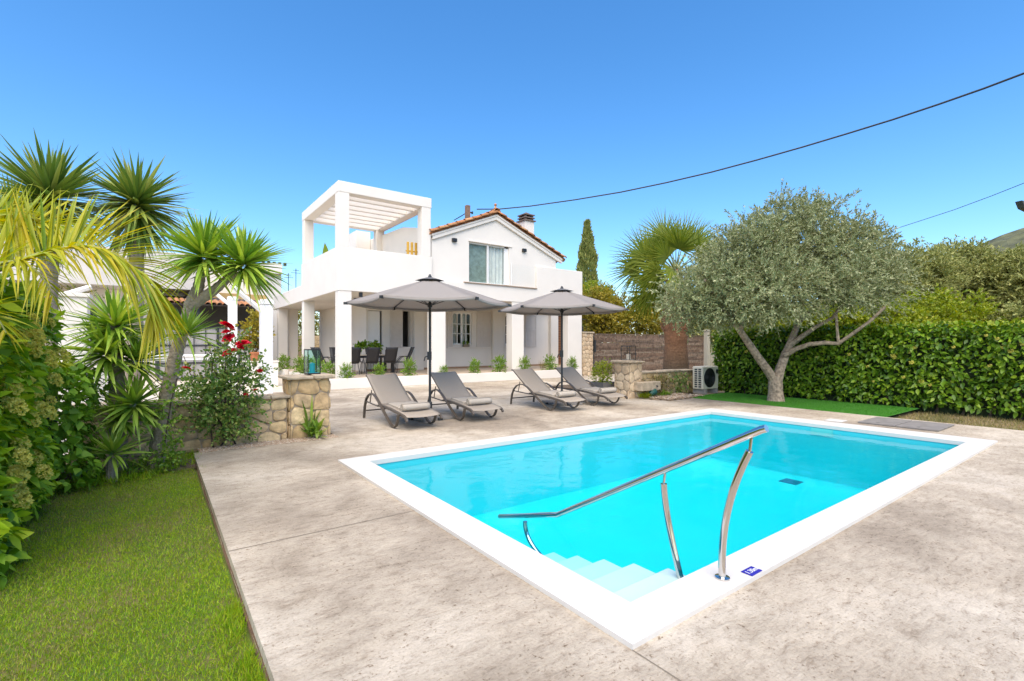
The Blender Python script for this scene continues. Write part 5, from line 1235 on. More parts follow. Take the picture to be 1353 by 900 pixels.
trunk(t, [(b0[0], b0[1], -0.1), at(212, 565, 6.15), at(222, 515, 6.13), at(232, 470, 6.12), at(243, 432, 6.1), at(252, 400, 6.1)], 0.095, 0.062)
trunk(t, [at(251, 405, 6.1), at(262, 380, 6.1), at(268, 352, 6.1)], 0.075, 0.05, name='branch'); trunk(t, [at(251, 405, 6.1), at(285, 382, 6.15), at(312, 358, 6.2)], 0.075, 0.045, name='branch')
yucca_head(t, at(270, 340, 6.1), 0.66, 210, 'yuccaleaf', lean=(-0.15, -0.1, 1), W=0.025); yucca_head(t, at(322, 350, 6.2), 0.60, 190, 'yuccaleaf', lean=(0.3, -0.2, 1), W=0.024)
yucca_head(t, at(247, 442, 5.85), 0.42, 64, 'yuccalight', lean=(0.0, -0.2, 1), emin=-0.1, W=0.017)
b0 = at(158, 618, 6.0); t = thing('yucca_column', 'stout yucca with stacked bright green rosettes before the left white pillar', 'yucca', (b0[0], b0[1], -0.08))
trunk(t, [(b0[0], b0[1], -0.1), at(156, 560, 6.0), at(154, 500, 6.0), at(152, 450, 6.0), at(150, 415, 6.0)], 0.09, 0.07)
for (x, y, z, r, n, m, ln) in ((152, 432, 6.0, 0.60, 95, 'yuccaleaf', (-0.1, -0.2, 1)), (140, 468, 5.9, 0.56, 70, 'yuccaleaf', (-0.35, -0.3, 1)), (178, 478, 6.1, 0.5, 60, 'yuccaleaf', (0.35, -0.2, 1)), (178, 535, 5.9, 0.46, 60, 'yuccalight', (0.15, -0.3, 1)), (160, 555, 5.9, 0.36, 44, 'yuccaleaf', (0.0, -0.3, 1))):
    yucca_head(t, at(x, y, z), r, int(n * 1.5), m, lean=ln, W=0.025, emin=-0.45)
b0 = at(148, 622, 5.6); t = thing('yucca_rosette', 'single low yucca rosette at the end of the lawn', 'yucca', (b0[0], b0[1], -0.08))
yucca_head(t, at(149, 600, 5.6), 0.44, 46, 'yuccalight', lean=(0.05, -0.25, 1), W=0.021, emin=-0.2); q = MB(); q.tube([(0, 0, 0), (0, 0, 0.3)], [0.06, 0.05], 10); q.build('stem', M['yuccabark'], t, smooth=True)
for i, (x, y, z, r, lab) in enumerate(((66, 262, 7.3, 0.95, 'tall dark yucca furthest left, its spiky head above the yellow frond'), (181, 270, 7.9, 0.88, 'tall dark yucca with shaggy head between the yellow frond and leaning yucca'))):
    b0 = at(x - 8, 560, z); t = thing('tall_yucca', lab, 'yucca', (b0[0], b0[1], -0.08))
    trunk(t, [(b0[0], b0[1], -0.1), at(x - 4, 470, z), at(x - 1, 370, z), at(x, y + 6, z)], 0.13, 0.09)
    yucca_head(t, at(x, y, z), r, 260, 'yuccadark', W=0.032, emin=-0.6, skirt=90)
    if i == 0: yucca_head(t, at(x - 50, y + 25, z + 0.3), r * 0.8, 90, 'yuccadark', W=0.026, emin=-0.4)

# ------------------------------------------------------------------ yellow feather palm at the left edge
t = thing('feather_palm', 'yellowing feather palm arching its fronds in from the left edge', 'palm', (-1.75, 4.0, -0.08))
q = MB(); o = t.location
q.tube([(0, 0, -0.05), (0.02, 0.02, 0.6), (0.05, 0.0, 1.15)], [0.11, 0.09, 0.06], 10); q.build('trunk', M['palmbark'], t, smooth=True)
def frond(pix, Ll, n, first=0.12, wdt=0.0125, up=0.9, hang=0.0):
    ctrl = [Vector((-1.7, 4.0, 1.05))] + [Vector(at(*p)) for p in pix]; pts = []
    for i in range(len(ctrl) - 1):
        a = ctrl[max(i - 1, 0)]; b_ = ctrl[i]; c_ = ctrl[i + 1]; d_ = ctrl[min(i + 2, len(ctrl) - 1)]
        for k in range(10):
            s = k / 10; pts.append(0.5 * ((2 * b_) + (c_ - a) * s + (2 * a - 5 * b_ + 4 * c_ - d_) * s * s + (3 * b_ - a - 3 * c_ + d_) * s ** 3))
    pts.append(ctrl[-1]); m = len(pts) - 1
    q = MB(); q.tube([p - o for p in pts], [0.022 - 0.018 * i / m for i in range(m + 1)], 8); fr = q.build('frond', M['fanstem'], t, smooth=True)
    P = []; D = []; LL_ = []; dr = []
    for k in range(n):
        s = first + (1 - first) * (k + random.random() * 0.5) / n; i = min(int(s * m), m - 1); p = pts[i].lerp(pts[i + 1], s * m - i); tg = (pts[i + 1] - pts[i]).normalized()
        side = tg.cross(Vector((0, 0, 1))).normalized(); nz_ = side.cross(tg).normalized()
        for s2 in (-1, 1):
            d_ = tg * (0.35 + 0.45 * s) + side * s2 * (0.35 if s2 < 0 else 0.7) + nz_ * (up if s2 < 0 else -0.15) * (1 - s ** 1.8) + Vector((random.gauss(0, .1), random.gauss(0, .1), random.gauss(0, .1)))
            P.append(p); D.append(d_); LL_.append(Ll * (0.35 + 0.65 * math.sin(PI * min(1, 0.22 + 0.76 * s))) * random.uniform(0.8, 1.1)); dr.append((0.0 if s2 < 0 else 0.45) + hang * s * s)
    V, F = blades(np.array(P), np.array(D), np.array(LL_), wdt, (0.5, 1.0, 0.85, 0.5, 0.03), droop=np.array(dr), fold=0.45, jit=0.3)
    npmesh('leaflets', V - np.array(o), F, M['frond'], fr)
frond([(-60, 385, 3.6), (10, 352, 3.6), (70, 331, 3.7), (125, 327, 3.8), (172, 350, 3.9), (200, 388, 4.0), (212, 420, 4.0)], 0.6, 110, first=0.18, hang=0.5, up=1.6, wdt=0.0135)
frond([(-80, 400, 3.6), (-30, 360, 3.5), (20, 346, 3.5), (52, 362, 3.5), (70, 392, 3.5)], 0.40, 30, first=0.2, up=0.3, hang=0.4, wdt=0.009)
frond([(-60, 335, 4.2), (0, 306, 4.2), (60, 296, 4.3), (118, 306, 4.4)], 0.55, 60, first=0.25, up=1.5, hang=0.3)
frond([(-90, 360, 3.7), (-40, 300, 3.9), (0, 278, 4.1), (40, 290, 4.3)], 0.5, 40, first=0.25)
frond([(-80, 440, 3.2), (-40, 412, 3.1), (-8, 418, 3.1), (8, 440, 3.1)], 0.3, 18, first=0.3, up=0.2, hang=0.5, wdt=0.009)

# ------------------------------------------------------------------ rose bush and small plants
b0 = at(298, 586, 7.3); t = thing('rose_bush', 'bushy rose with dark red blooms against the stone wall', 'rose bush', (b0[0], b0[1] - 0.05, -0.05)); o = t.location
q = MB(); tips = []
for k in range(15):
    tip = at(random.uniform(240, 335), random.uniform(440, 520), 7.25 + random.uniform(-0.3, 0.2)); tips.append(tip)
    limb(q, wig((random.uniform(-.15, .15), random.uniform(-.05, .05), 0), Vector(tip) - o, 6, 0.06), 0.014, 0.005, 6)
for k in range(4): limb(q, wig((0, 0, 0.6), Vector(at(*((300, 436, 7.2), (302, 455, 7.2), (320, 456, 7.2), (304, 475, 7.2))[k])) - o, 5, 0.05), 0.009, 0.004, 6)
q.build('stems', M['darkbark'], t, smooth=True)
pp = []
for (x, y, r, n) in ((290, 540, 0.36, 34), (266, 520, 0.24, 16), (310, 505, 0.30, 24), (280, 495, 0.28, 18), (300, 560, 0.3, 22), (330, 490, 0.2, 8), (260, 545, 0.16, 8), (318, 540, 0.18, 8), (300, 462, 0.16, 6), (320, 470, 0.14, 5)):
    (V, F), C_ = crown(at(x, y, 7.2), (r * 1.1, r, r), n, 0.13, 6, 7, 0.058, 0.02, Lt=0.2, spread=0.8); pp.append((V, F))
V, F = merge(pp); npmesh('leaves', rel(V, t), F, M['roseleaf'], t, smooth=False)
def rose(parent, p, s=1.0):
    P = []; D = []; W_ = []; Lq = []
    for k in range(34):
        f_ = k / 34; az = k * 2.4; el = 1.35 - 1.25 * f_; D.append((math.cos(az) * math.cos(el), math.sin(az) * math.cos(el), math.sin(el))); P.append((0, 0, 0)); Lq.append((0.028 + 0.042 * f_) * s); W_.append(0.026 * s)
    V, F = blades(np.array(P, float), np.array(D), np.array(Lq), np.array(W_), (0.3, 0.9, 1.1, 0.9, 0.3), droop=0.25, fold=-0.4, up=rand_dir(34) * 0.3 + np.array(D) * 0 + np.array([0, 0, 1.0]))
    f = npmesh('bloom', V, F, M['flowerred'], parent); f.location = tuple(np.array(p) - np.array(parent.location)); f.rotation_euler = (random.uniform(0.3, 0.9), random.uniform(-0.3, 0.3), random.uniform(0, 6)); return f
for (x, y, z, s) in ((300, 430, 7.15, 1.5), (302, 446, 7.15, 1.25), (320, 454, 7.15, 1.5), (304, 465, 7.1, 1.5), (247, 487, 7.1, 0.95), (343, 490, 7.15, 0.6), (337, 515, 7.15, 0.45), (325, 521, 7.15, 0.5), (299, 438, 7.1, 0.8), (318, 459, 7.1, 0.7)): rose(t, at(x, y, z), s * 1.25)
t = thing('creeper', 'green creeper climbing round the foot of the leaning yucca trunk', 'creeper', at(210, 605, 6.1)[:2] + (-0.06,))
pp = []
for (x, y, d, r, n) in ((210, 600, 5.98, 0.13, 9), (216, 565, 5.98, 0.11, 8), (224, 528, 5.98, 0.09, 5), (200, 608, 5.9, 0.13, 7), (228, 500, 5.98, 0.07, 3)):
    (V, F), C_ = crown(at(x, y, d), (r, r, r * 1.1), n, 0.09, 5, 6, 0.05, 0.017, Lt=0.16); pp.append((V, F))
V, F = merge(pp); npmesh('foliage', rel(V, t), F, M['shrubleaf'], t, smooth=False)
q = MB(); limb(q, [tuple(Vector(at(*p)) - t.location) for p in ((214, 604, 6.02), (220, 570, 6.0), (226, 530, 6.0), (234, 500, 6.0))], 0.012, 0.006, 6); q.build('stem', M['darkbark'], t, smooth=True)
b0 = (2.02, 8.2, 0.0); t = thing('broadleaf_plant', 'small broad leaved green plant at the foot of the left stone pillar', 'plant', b0)
P = []; D = []; Lq = []; Wq = []
for (px_, py_, L_, w2) in ((382, 543, .34, .05), (390, 538, .40, .055), (402, 528, .42, .05), (418, 532, .36, .055), (425, 540, .34, .055), (415, 555, .26, .06), (393, 556, .26, .05), (405, 545, .3, .06), (412, 520, .42, .022), (428, 552, .26, .05), (398, 562, .2, .05), (414, 564, .2, .05)):
    tip = np.array(at(px_, py_, 7.95 + random.uniform(-0.15, 0.1))); P.append(np.array(b0) + np.array([random.uniform(-.03, .03), 0, 0.02])); D.append(tip - np.array(b0)); Lq.append(np.linalg.norm(tip - np.array(b0)) * 1.1); Wq.append(w2)
V, F = blades(np.array(P), np.array(D), np.array(Lq), np.array(Wq), (0.08, 0.12, 0.6, 1.0, 0.85, 0.4, 0.03), droop=0.12, fold=0.3, jit=0.3); npmesh('leaves', rel(V, t), F, M['shrubleaf'], t)
P, D = np.tile(np.array([0.03, 0.02, 0.05]), (40, 1)) + rng.normal(size=(40, 3)) * 0.06, rng.normal(size=(40, 3)) * 0.5 + np.array([0, -0.2, 1.0]); V, F = blades(np.abs(P) * np.array([1, -1, 1]), D, rng.uniform(.12, .3, 40), 0.03, LEAF, droop=0.2, fold=0.25); npmesh('leaves', V, F, M['shrubleaf'], t)
# small round shrubs in the porch bed
sh0 = None
def shrub(x, y, z, s, label, group, m='shrubleaf', proto=[None]):
    if proto[0] is None:
        t = thing('porch_shrub', 'x', 'shrub'); (V, F), C_ = crown((0, 0, 0.24), (0.17, 0.17, 0.24), 26, 0.07, 6, 7, 0.055, 0.018, Lt=0.16, upb=0.8, spread=0.6); npmesh('foliage', V, F, M[m], t, smooth=False)
        q = MB(); 
        for k in range(5): limb(q, wig((0, 0, 0), (random.uniform(-.1, .1), random.uniform(-.1, .1), 0.25), 3, 0.05), 0.008, 0.004, 5)
        q.build('stems', M['darkbark'], t); proto[0] = t
    else: t = copy_tree(proto[0])
    t.location = (x, y, z); t.scale = (s, s, s * random.uniform(0.9, 1.15)); t.rotation_euler = (0, 0, random.uniform(0, 6)); tag(t, label, 'shrub', group); return t
for (px_, s, lab) in ((458, 1.05, 'small green shrub directly before the front corner column'), (501, 0.95, 'small yellow green shrub before the dining table legs'), (540, 1.1, 'small shrub behind the leftmost lounger backrest'), (586, 0.75, 'small low shrub at the foot of the column behind the left parasol pole'),
                      (627, 1.05, 'small shrub below the arched four light window'), (660, 1.2, 'small upright shrub left of the third front column'), (692, 1.1, 'small shrub right of the third front column, below the closed shutter'), (727, 1.15, 'small shrub left of the brown front door'), (756, 1.1, 'small shrub at the foot of the last front column')):
    shrub(on_y(px_, 16.87), 16.87, 0.30, s * 0.95, lab, 'small shrubs along the porch front')
for (px_, Y, s, lab) in ((437, 17.6, 1.0, 'small shrub just left of the corner column base'), (419, 19.0, 1.0, 'small shrub behind the lantern, at its right'), (397, 20.6, 1.1, 'small shrub behind the lantern, at its left'), (389, 21.6, 1.15, 'small shrub beside the column left of the lantern'), (367, 24.9, 1.2, 'small shrub against the farthest left side column')):
    shrub(4.9, Y, 0.32, s * 1.05, lab, 'small shrubs along the porch side')
b0 = at(809, 492, 14.6); t = thing('potted_shrub', 'round yellow green bush growing in the planter behind the right pillar', 'shrub', (10.62, 9.9, 0.36))
(V, F), C_ = crown((10.62, 9.9, 0.72), (0.30, 0.30, 0.34), 40, 0.09, 7, 7, 0.05, 0.016, Lt=0.14); npmesh('foliage', rel(V, t), F, M['limeleaf'], t, smooth=False); q = MB(); limb(q, [(0, 0, 0), (0, 0, 0.3)], 0.02, 0.01, 6); q.build('stem', M['darkbark'], t)
for (x, y, lab, m, n) in ((853, 520, 'tuft of yellow green herb beside the stone ledge', 'limeleaf', 120), (877, 519, 'tuft of grey green herb in the middle of the wall bed', 'shrubleaf', 120), (868, 505, 'dry brown trailing plant on the low right wall', 'dryleaf', 260), (897, 507, 'dark creeping plant on the wall beside the air conditioner', 'roseleaf', 220)):
    zt = 8.72 if y > 510 else 8.98; X = on_y(x, zt); z = 0.03 if y > 510 else 0.1; t = thing('bed_plant', lab, 'plant', (X, zt, z))
    hgt = 0.3 if y > 510 else 0.5; P = np.stack([rng.normal(0, 0.13 if y > 510 else 0.3, n), rng.normal(0, 0.05, n) - (0.0 if y > 510 else 0.06), np.zeros(n) if y > 510 else rng.uniform(0, hgt, n)], 1); D = rng.normal(size=(n, 3)) * 0.5 + np.array([0, -0.3, 1.0 if y > 510 else 0.2])
    V, F = blades(P, D, rng.uniform(0.12, hgt if y > 510 else 0.16, n), 0.012 if y > 510 else 0.02, LEAF3, droop=0.3); npmesh('foliage', V, F, M[m], t)
# ------------------------------------------------------------------ fan palm behind the low wall
b0 = at(893, 500, 17.6); t = thing('fan_palm', 'stout fan palm with rusty trunk in front of the plank fence', 'palm', (b0[0], b0[1], 0)); o = t.location
q = MB(); prof = [(0.50, -0.05), (0.47, 0.3), (0.43, 0.9), (0.40, 1.5), (0.41, 1.9), (0.45, 2.15), (0.40, 2.8), (0.34, 3.6), (0.1, 4.25)]
pf = []
for (r1, z1), (r2, z2) in zip(prof[:-1], prof[1:]):
    for k in range(5): pf.append((r1 + (r2 - r1) * k / 5 + random.uniform(-0.012, 0.012), z1 + (z2 - z1) * k / 5))
pf.append(prof[-1]); q.lathe(pf, n=28); tk = q.build('trunk', M['palmbark'], t, smooth=True)
q = MB()
for k in range(60):
    az = k * 2.4; z = 1.95 + 2.0 * k / 60; r = 0.40 - 0.06 * max(0, z - 2.4); a = Vector((r * math.cos(az), r * math.sin(az), z)); q.tube([a, a + Vector((0.10 * math.cos(az), 0.10 * math.sin(az), 0.16)), a + Vector((0.16 * math.cos(az), 0.16 * math.sin(az), 0.36))], [0.05, 0.04, 0.015], 6)
q.build('leaf_bases', plain('leaf_base', (0.26, 0.14, 0.075), 0.9, var=0.35, scale=9), t, smooth=True)
apex = Vector((0, 0, 4.15))
cr_ = RT; rt3 = Vector((RT[0], RT[1], 0)); fw3 = Vector((FW[0], FW[1], 0))
def fan(d, Lp, rf, droop):
    d = Vector(d).normalized(); Lp *= random.uniform(0.75, 1.15); rf *= random.uniform(0.85, 1.05); tip = apex + d * Lp + Vector((0, 0, -droop * 0.3)); mid = apex + d * Lp * 0.5 + Vector((0, 0, 0.06))
    q = MB(); q.tube(curve(apex + d * 0.15, mid, tip, 6), [0.028 - 0.003 * i for i in range(7)], 6); fr = q.build('frond', M['fanstem'], t, smooth=True)
    ax = (tip - mid).normalized(); sd = ax.cross(Vector((0, 0, 1)));
    sd = ax.cross(fw3 + rt3 * random.uniform(-0.7, 0.7) + Vector((0, 0, random.uniform(-0.4, 0.4))))
    sd.normalize(); nr = sd.cross(ax)
    n = 30; D = []; L_ = []
    for k in range(n):
        a = (k / (n - 1) - 0.5) * 2 * R(random.uniform(75, 100)); v = ax * math.cos(a) + sd * math.sin(a) + nr * (0.12 - 0.25 * abs(k / (n - 1) - 0.5)) ; D.append(tuple(v)); L_.append(rf * (0.75 + 0.25 * math.cos(a * 0.7)) * random.uniform(0.93, 1.05))
    V, F = blades(np.tile(np.array(tip), (n, 1)), np.array(D), np.array(L_) * 1.08, 0.034, (0.6, 1.0, 0.62, 0.3, 0.02), droop=0.05 + droop * 0.3, fold=0.4, up=np.tile(np.array(nr), (n, 1)))
    npmesh('fan', V, F, M['fanleaf'], fr)
for (u, w2, f_, Lp, rf, dr) in ((0.22, 1.0, -0.1, 1.15, 1.25, 0), (0.55, 1.0, 0.2, 1.2, 1.2, 0), (-0.35, 1.0, -0.1, 1.15, 1.25, 0.0), (-0.75, 0.8, 0.1, 1.2, 1.25, 0.05), (-1.0, 0.45, -0.2, 1.2, 1.25, 0.1), (-1.0, 0.15, 0.1, 1.2, 1.25, 0.25), (-1.0, -0.1, -0.2, 1.1, 1.2, 0.4), (-0.85, -0.35, -0.3, 1.0, 1.15, 0.6), (0.0, 1.0, 0.5, 1.2, 1.2, 0.0), (-0.5, 0.8, 0.7, 1.2, 1.2, 0.1), (0.85, 0.75, 0.1, 1.2, 1.2, 0.1), (1.0, 0.35, 0.0, 1.1, 1.2, 0.3),
                           (-0.1, 0.8, -0.7, 1.0, 1.15, 0.1), (-0.55, 0.45, -0.7, 1.05, 1.15, 0.2), (0.4, 0.4, -0.8, 1.0, 1.1, 0.3), (-0.3, -0.1, -0.8, 0.95, 1.1, 0.5), (-0.7, 0.1, 0.7, 1.1, 1.15, 0.4), (0.5, 0.5, 0.9, 1.1, 1.15, 0.3), (0.9, -0.1, 0.3, 1.0, 1.1, 0.5), (-0.6, -0.4, 0.3, 0.95, 1.1, 0.7), (-0.55, 1.0, 0.2, 1.0, 1.2, 0.0), (-0.9, 0.65, -0.4, 1.0, 1.2, 0.1), (-0.95, 0.3, -0.5, 1.0, 1.15, 0.2), (-0.1, 1.0, -0.3, 0.9, 1.2, 0.0), (-0.8, 0.0, -0.6, 0.9, 1.1, 0.4), (-0.45, 0.65, -0.3, 0.7, 1.1, 0.1), (0.35, 0.8, -0.4, 0.9, 1.15, 0.1), (-0.5, 0.2, -0.9, 0.7, 1.0, 0.3)):
    fan(rt3 * u + Vector((0, 0, w2)) + fw3 * f_, Lp, rf, dr)

# ------------------------------------------------------------------ trees and shrubs beyond
cz = 46; b0 = at(776, 456, cz); t = thing('cypress', 'slim dark cypress rising behind the right end of the house', 'tree', (b0[0], b0[1], -0.1)); o = t.location
n = 9000; h = 1.5 + 163 / 640 * cz; z = rng.uniform(0.06, 1, n); az = rng.uniform(0, 6.28, n); rr = 0.92 * np.minimum(1, (1 - z) * 3.6 + 0.05) * (0.85 + 0.15 * np.sin(z * 40 + az * 3)) * np.minimum(1, z * 5 + 0.5); rad = rr * rng.uniform(0.55, 1.0, n) ** 0.5
P = np.stack([rad * np.cos(az), rad * np.sin(az), z * h], 1); D = np.stack([np.cos(az) * 0.45, np.sin(az) * 0.45, np.ones(n)], 1) + rng.normal(size=(n, 3)) * 0.25
V, F = diamonds(P, D, rng.uniform(0.25, 0.5, n), 0.075); npmesh('crown', V, F, M['cypressleaf'], t, smooth=False); q = MB(); limb(q, [(0, 0, 0), (0, 0, h * 0.5), (0, 0, h * 0.93)], 0.2, 0.02, 8); q.build('trunk', M['darkbark'], t)
BG = 'olive trees beyond the long hedge'
for (x, y, d, rx, rz_, lab) in ((1205, 372, 21, 1.5, 1.25, 'olive green tree just right of the near olive, behind the hedge'), (1258, 370, 24, 2.2, 1.55, 'broad olive green tree beyond the lime bush'), (1312, 374, 23, 1.8, 1.35, 'rounded olive green tree left of the bare hill slope'), (1362, 380, 22, 1.9, 1.5, 'olive green tree cut by the right picture edge'), (1150, 385, 25, 1.9, 1.1, 'low olive green tree mostly hidden by the near olive')):
    c_ = at(x, y, d); tree('background_olive', lab, c_, (rx, rx, rz_), (c_[0], c_[1], -0.1), 'farleaf', 170, 0.36, 11, 10, 0.17, 0.034, group=BG, trunk_r=0.16, Lt=0.42, upb=0.6, low=1.1)
for (x, y, d, rx, rz_, lab) in ((1240, 421, 17.5, 1.5, 0.8, 'lime green bush topping the hedge right of the olive'), (1170, 430, 17, 1.0, 0.5, 'lime bush at the right foot of the olive crown'), (1100, 428, 17.5, 1.3, 0.6, 'lime bush glimpsed through the olive branches, right of the fork'), (1005, 430, 18, 1.4, 0.6, 'lime bush seen left of the olive fork'), (1352, 432, 15.8, 0.7, 0.45, 'dull green bush over the hedge at the right picture edge')):
    c_ = at(x, y, d); tree('lime_bush', lab, c_, (rx, rx, rz_), (c_[0], c_[1], -0.1), 'limeleaf' if x < 1300 else 'farleaf', 110, 0.28, 10, 9, 0.12, 0.04, group='lime bushes behind the hedge', cat='bush', trunk_r=0.06, Lt=0.3, low=1.0)
for (x, y, d, rx, rz_, m, lab) in ((792, 412, 30, 1.6, 1.35, 'goldleaf', 'golden green bush behind the fence beside the house'), (838, 424, 29, 1.9, 1.3, 'goldleaf', 'broad golden bush behind the fence below the fan palm'), (890, 420, 31, 2.0, 1.6, 'farleaf', 'olive green bush behind the fence near the palm trunk'), (935, 418, 31, 1.7, 1.5, 'farleaf', 'dull green bush behind the fence end post'), (786, 395, 38, 1.2, 1.1, 'limeleaf', 'bright yellow bush in front of the cypress')):
    c_ = at(x, y, d); tree('fence_bush', lab, c_, (rx, rx, rz_), (c_[0], c_[1], -0.1), m, 130, 0.38, 10, 9, 0.15, 0.05, group='bushes behind the plank fence', cat='bush', trunk_r=0.08, Lt=0.4, low=1.2)
# hill
hc = FW * 300 + RT * 456
def hz(x, y):
    d = np.array([x, y]); f_ = d @ FW; r_ = d @ RT
    return 104 * math.exp(-((r_ - 456) ** 2) / (2 * 152 ** 2) - ((f_ - 330) ** 2) / (2 * 120 ** 2)) + 2.2 * math.sin(r_ * 0.09) * math.cos(f_ * 0.07) + 1.2 * math.sin(r_ * 0.23 + f_ * 0.2) - 3
hm = MB(); hm.grid(lambda u, v: (lambda p: (p[0], p[1], hz(*p)))(FW * (60 + 500 * v) + RT * (40 + 900 * u)), 120, 60)
struct(hm, 'hill', M['hill'])
eb = MB(); eb.grid(lambda u, v: (lambda p: (p[0], p[1], 1.5 + 1.2 * math.sin(PI * v) * min(1, u * 4) + 0.15 * math.sin(u * 30) if 0 < v < 1 else -0.1))(FW * (25 + 6 * v) + RT * (24 + 14 * u)), 40, 8)
struct(eb, 'earth_bank', plain('bank_earth', (0.33, 0.25, 0.16), 0.95, var=0.35, scale=1.5, bump=0.6))

# ------------------------------------------------------------------ turf, dry edge and lawn grass
tf = MB(); tf.add([(12.26, 3.5, 0.0), (14.6, 3.5, 0.0), (14.6, 8.3, 0.0), (12.26, 8.3, 0.0)], [(0, 1, 2, 3)]); tf.add([(12.26, 3.5, 0.0), (12.26, 8.3, 0.0), (12.26, 8.3, -0.09), (12.26, 3.5, -0.09)], [(0, 1, 2, 3)])
struct(tf, 'artificial_turf', plain('turf_base', (0.04, 0.17, 0.012), 0.9, var=0.2, scale=3))
def grass(n, x0, x1, y0, y1, z, h0, h1, w, m, name, label, keep=None):
    P = np.stack([rng.uniform(x0, x1, n), rng.uniform(y0, y1, n), np.full(n, z)], 1)
    if keep is not None: P = P[keep(P)]
    n = len(P); D = rng.normal(size=(n, 3)) * 0.45 + np.array([0, 0, 1.0]); hh = rng.uniform(h0, h1, n)
    Sd = unit(np.cross(D, rand_dir(n))) * w; V = np.stack([P - Sd, P + Sd, P + unit(D) * hh[:, None]], 1).reshape(-1, 3)
    return tag(npmesh(name, V, np.arange(n * 3).reshape(-1, 3), M[m], smooth=False), label, 'grass', kind='stuff')
grass(60000, 12.27, 14.55, 3.51, 8.25, 0.0, 0.012, 0.03, 0.004, 'turf', 'turf_fibre', 'bright green artificial turf pile round the olive trunk')
grass(9000, 12.3, 14.9, -3, 3.5, -0.1, 0.03, 0.10, 0.006, 'dryleaf', 'dry_grass', 'dry yellowed grass along the foot of the hedge')
def nz2(P, s, ph): return np.sin(P[:, 0] * s + ph) * np.cos(P[:, 1] * s * 0.8 - ph * 2) + 0.6 * np.sin(P[:, 0] * s * 2.3 - P[:, 1] * s * 1.9 + ph)
vis = lambda P: (P[:, 1] > 0.9)
thin = lambda P: rng.uniform(0, 1, len(P)) < 1 / (1 + 0.02 * P[:, 1] ** 2)
grass(420000, -4.2, 0.40, 1.4, 7.5, -0.074, 0.010, 0.032, 0.0024, 'grassblade', 'grass', 'short uneven lawn grass left of the pool deck', keep=lambda P: (rng.uniform(-1.6, 1.2, len(P)) < 0.7 + nz2(P, 2.7, 0.6) * 0.75 + nz2(P, 7.0, 1.9) * 0.25) & vis(P) & thin(P))
grass(150000, -4.2, 0.40, 1.4, 7.5, -0.074, 0.010, 0.03, 0.0024, 'limeblade', 'yellow_grass', 'yellow green grass in patches of the lawn', keep=lambda P: (rng.uniform(-1.2, 1.2, len(P)) < nz2(P, 1.9, 2.6) - 0.1) & thin(P))
grass(170000, -4.0, 0.40, 1.4, 7.7, -0.074, 0.008, 0.028, 0.0020, 'dryleaf', 'thatch', 'straw coloured dead grass among the lawn', keep=lambda P: rng.uniform(-1.2, 1.5, len(P)) < -nz2(P, 2.7, 0.6) * 0.9)
grass(9000, -3.0, 0.5, 7.0, 8.3, -0.05, 0.03, 0.12, 0.004, 'grassblade', 'weeds', 'weeds and grass tufts at the planted end of the lawn', keep=lambda P: nz2(P, 4, 0.3) > -0.2)
grass(3500, 0.25, 0.415, 1.4, 3.4, -0.08, 0.035, 0.08, 0.0024, 'grassblade', 'edge_grass', 'longer grass blades against the deck edge', keep=lambda P: (nz2(P, 6, 1.0) > -0.4) & (rng.uniform(0, 1, len(P)) < np.clip((P[:, 0] - 0.2) * 6, 0, 1)))

# ------------------------------------------------------------------ left side: white pergola posts, neighbour house, carport
def wpost(x0, x1, y, X, Y, ztop, label, w=0.27):
    t = thing('pergola_post', label, 'post', (X, Y, 0), group='white posts in the courtyard')
    q = MB(); q.box(-w / 2, w / 2, -w / 2, w / 2, 0, ztop - 0.12); q.build('shaft', M['white'], t, bev=0.012)
    q = MB(); q.box(-w / 2 - 0.02, w / 2 + 0.02, -w / 2 - 0.02, w / 2 + 0.02, ztop - 0.119, ztop); q.build('cap', M['white'], t, bev=0.01)
    q = MB(); q.tube([(-w / 2 - 0.62, 0, ztop + 0.30), (-w / 2 + 0.02, 0, ztop - 0.26)], 0.06, 4); q.build('brace', M['white'], t)
    return t
wpost(344, 360, 397, 2.22, 13.3, 2.62, 'nearest white courtyard post, standing behind the low stone wall'); wpost(300, 312, 390, 2.2, 19.6, 3.2, 'white courtyard post further back, behind the red roses')
b0 = at(96, 500, 10.2); t = thing('white_pillar', 'wide white rendered pillar behind the stacked yucca rosettes', 'pillar', (b0[0], b0[1], 0))
q = MB(); q.box(-0.26, 0.26, -0.26, 0.26, 0, 2.5); q.build('shaft', M['plaster'], t, bev=0.015); q = MB(); q.box(-0.3, 0.3, -0.3, 0.3, 2.5, 2.58); q.build('cap', M['plaster'], t, bev=0.01); q = MB(); q.tube([(-0.9, 0, 2.25), (-0.24, 0, 2.5), (0.3, 0, 2.75)], 0.055, 4); q.build('brace', M['white'], t)
b0 = at(128, 500, 9.2); t = thing('low_wall', 'low white rendered wall with stone cap beside the white pillar', 'wall', (b0[0], b0[1], 0))
q = MB(); q.box(-0.75, 0.55, -0.12, 0.12, 0, 1.0); q.build('body', M['plaster'], t, bev=0.01); q = MB(); q.box(-0.78, 0.58, -0.15, 0.15, 1.001, 1.06); q.build('cap', M['capstone'], t, bev=0.01)
NY = 30.0; xr = on_y(262, NY); t = thing('neighbour_house', 'white flat roofed house behind the left yuccas', 'house', (-6, NY, 0)); o = t.location
def nb(name, x0, x1, y0, y1, z0, z1, m='plaster', bev=0.02):
    q = MB(); q.box(x0 - o[0], x1 - o[0], y0 - o[1], y1 - o[1], z0, z1); return q.build(name, M[m], t, bev=bev)
dX = lambda px_, Y: on_y(px_, Y)
def zat(px_, py_, Y): d = FW + RT * ((px_ - PX) / FOC); return CAMH + (PY - py_) / FOC * Y / d[1]
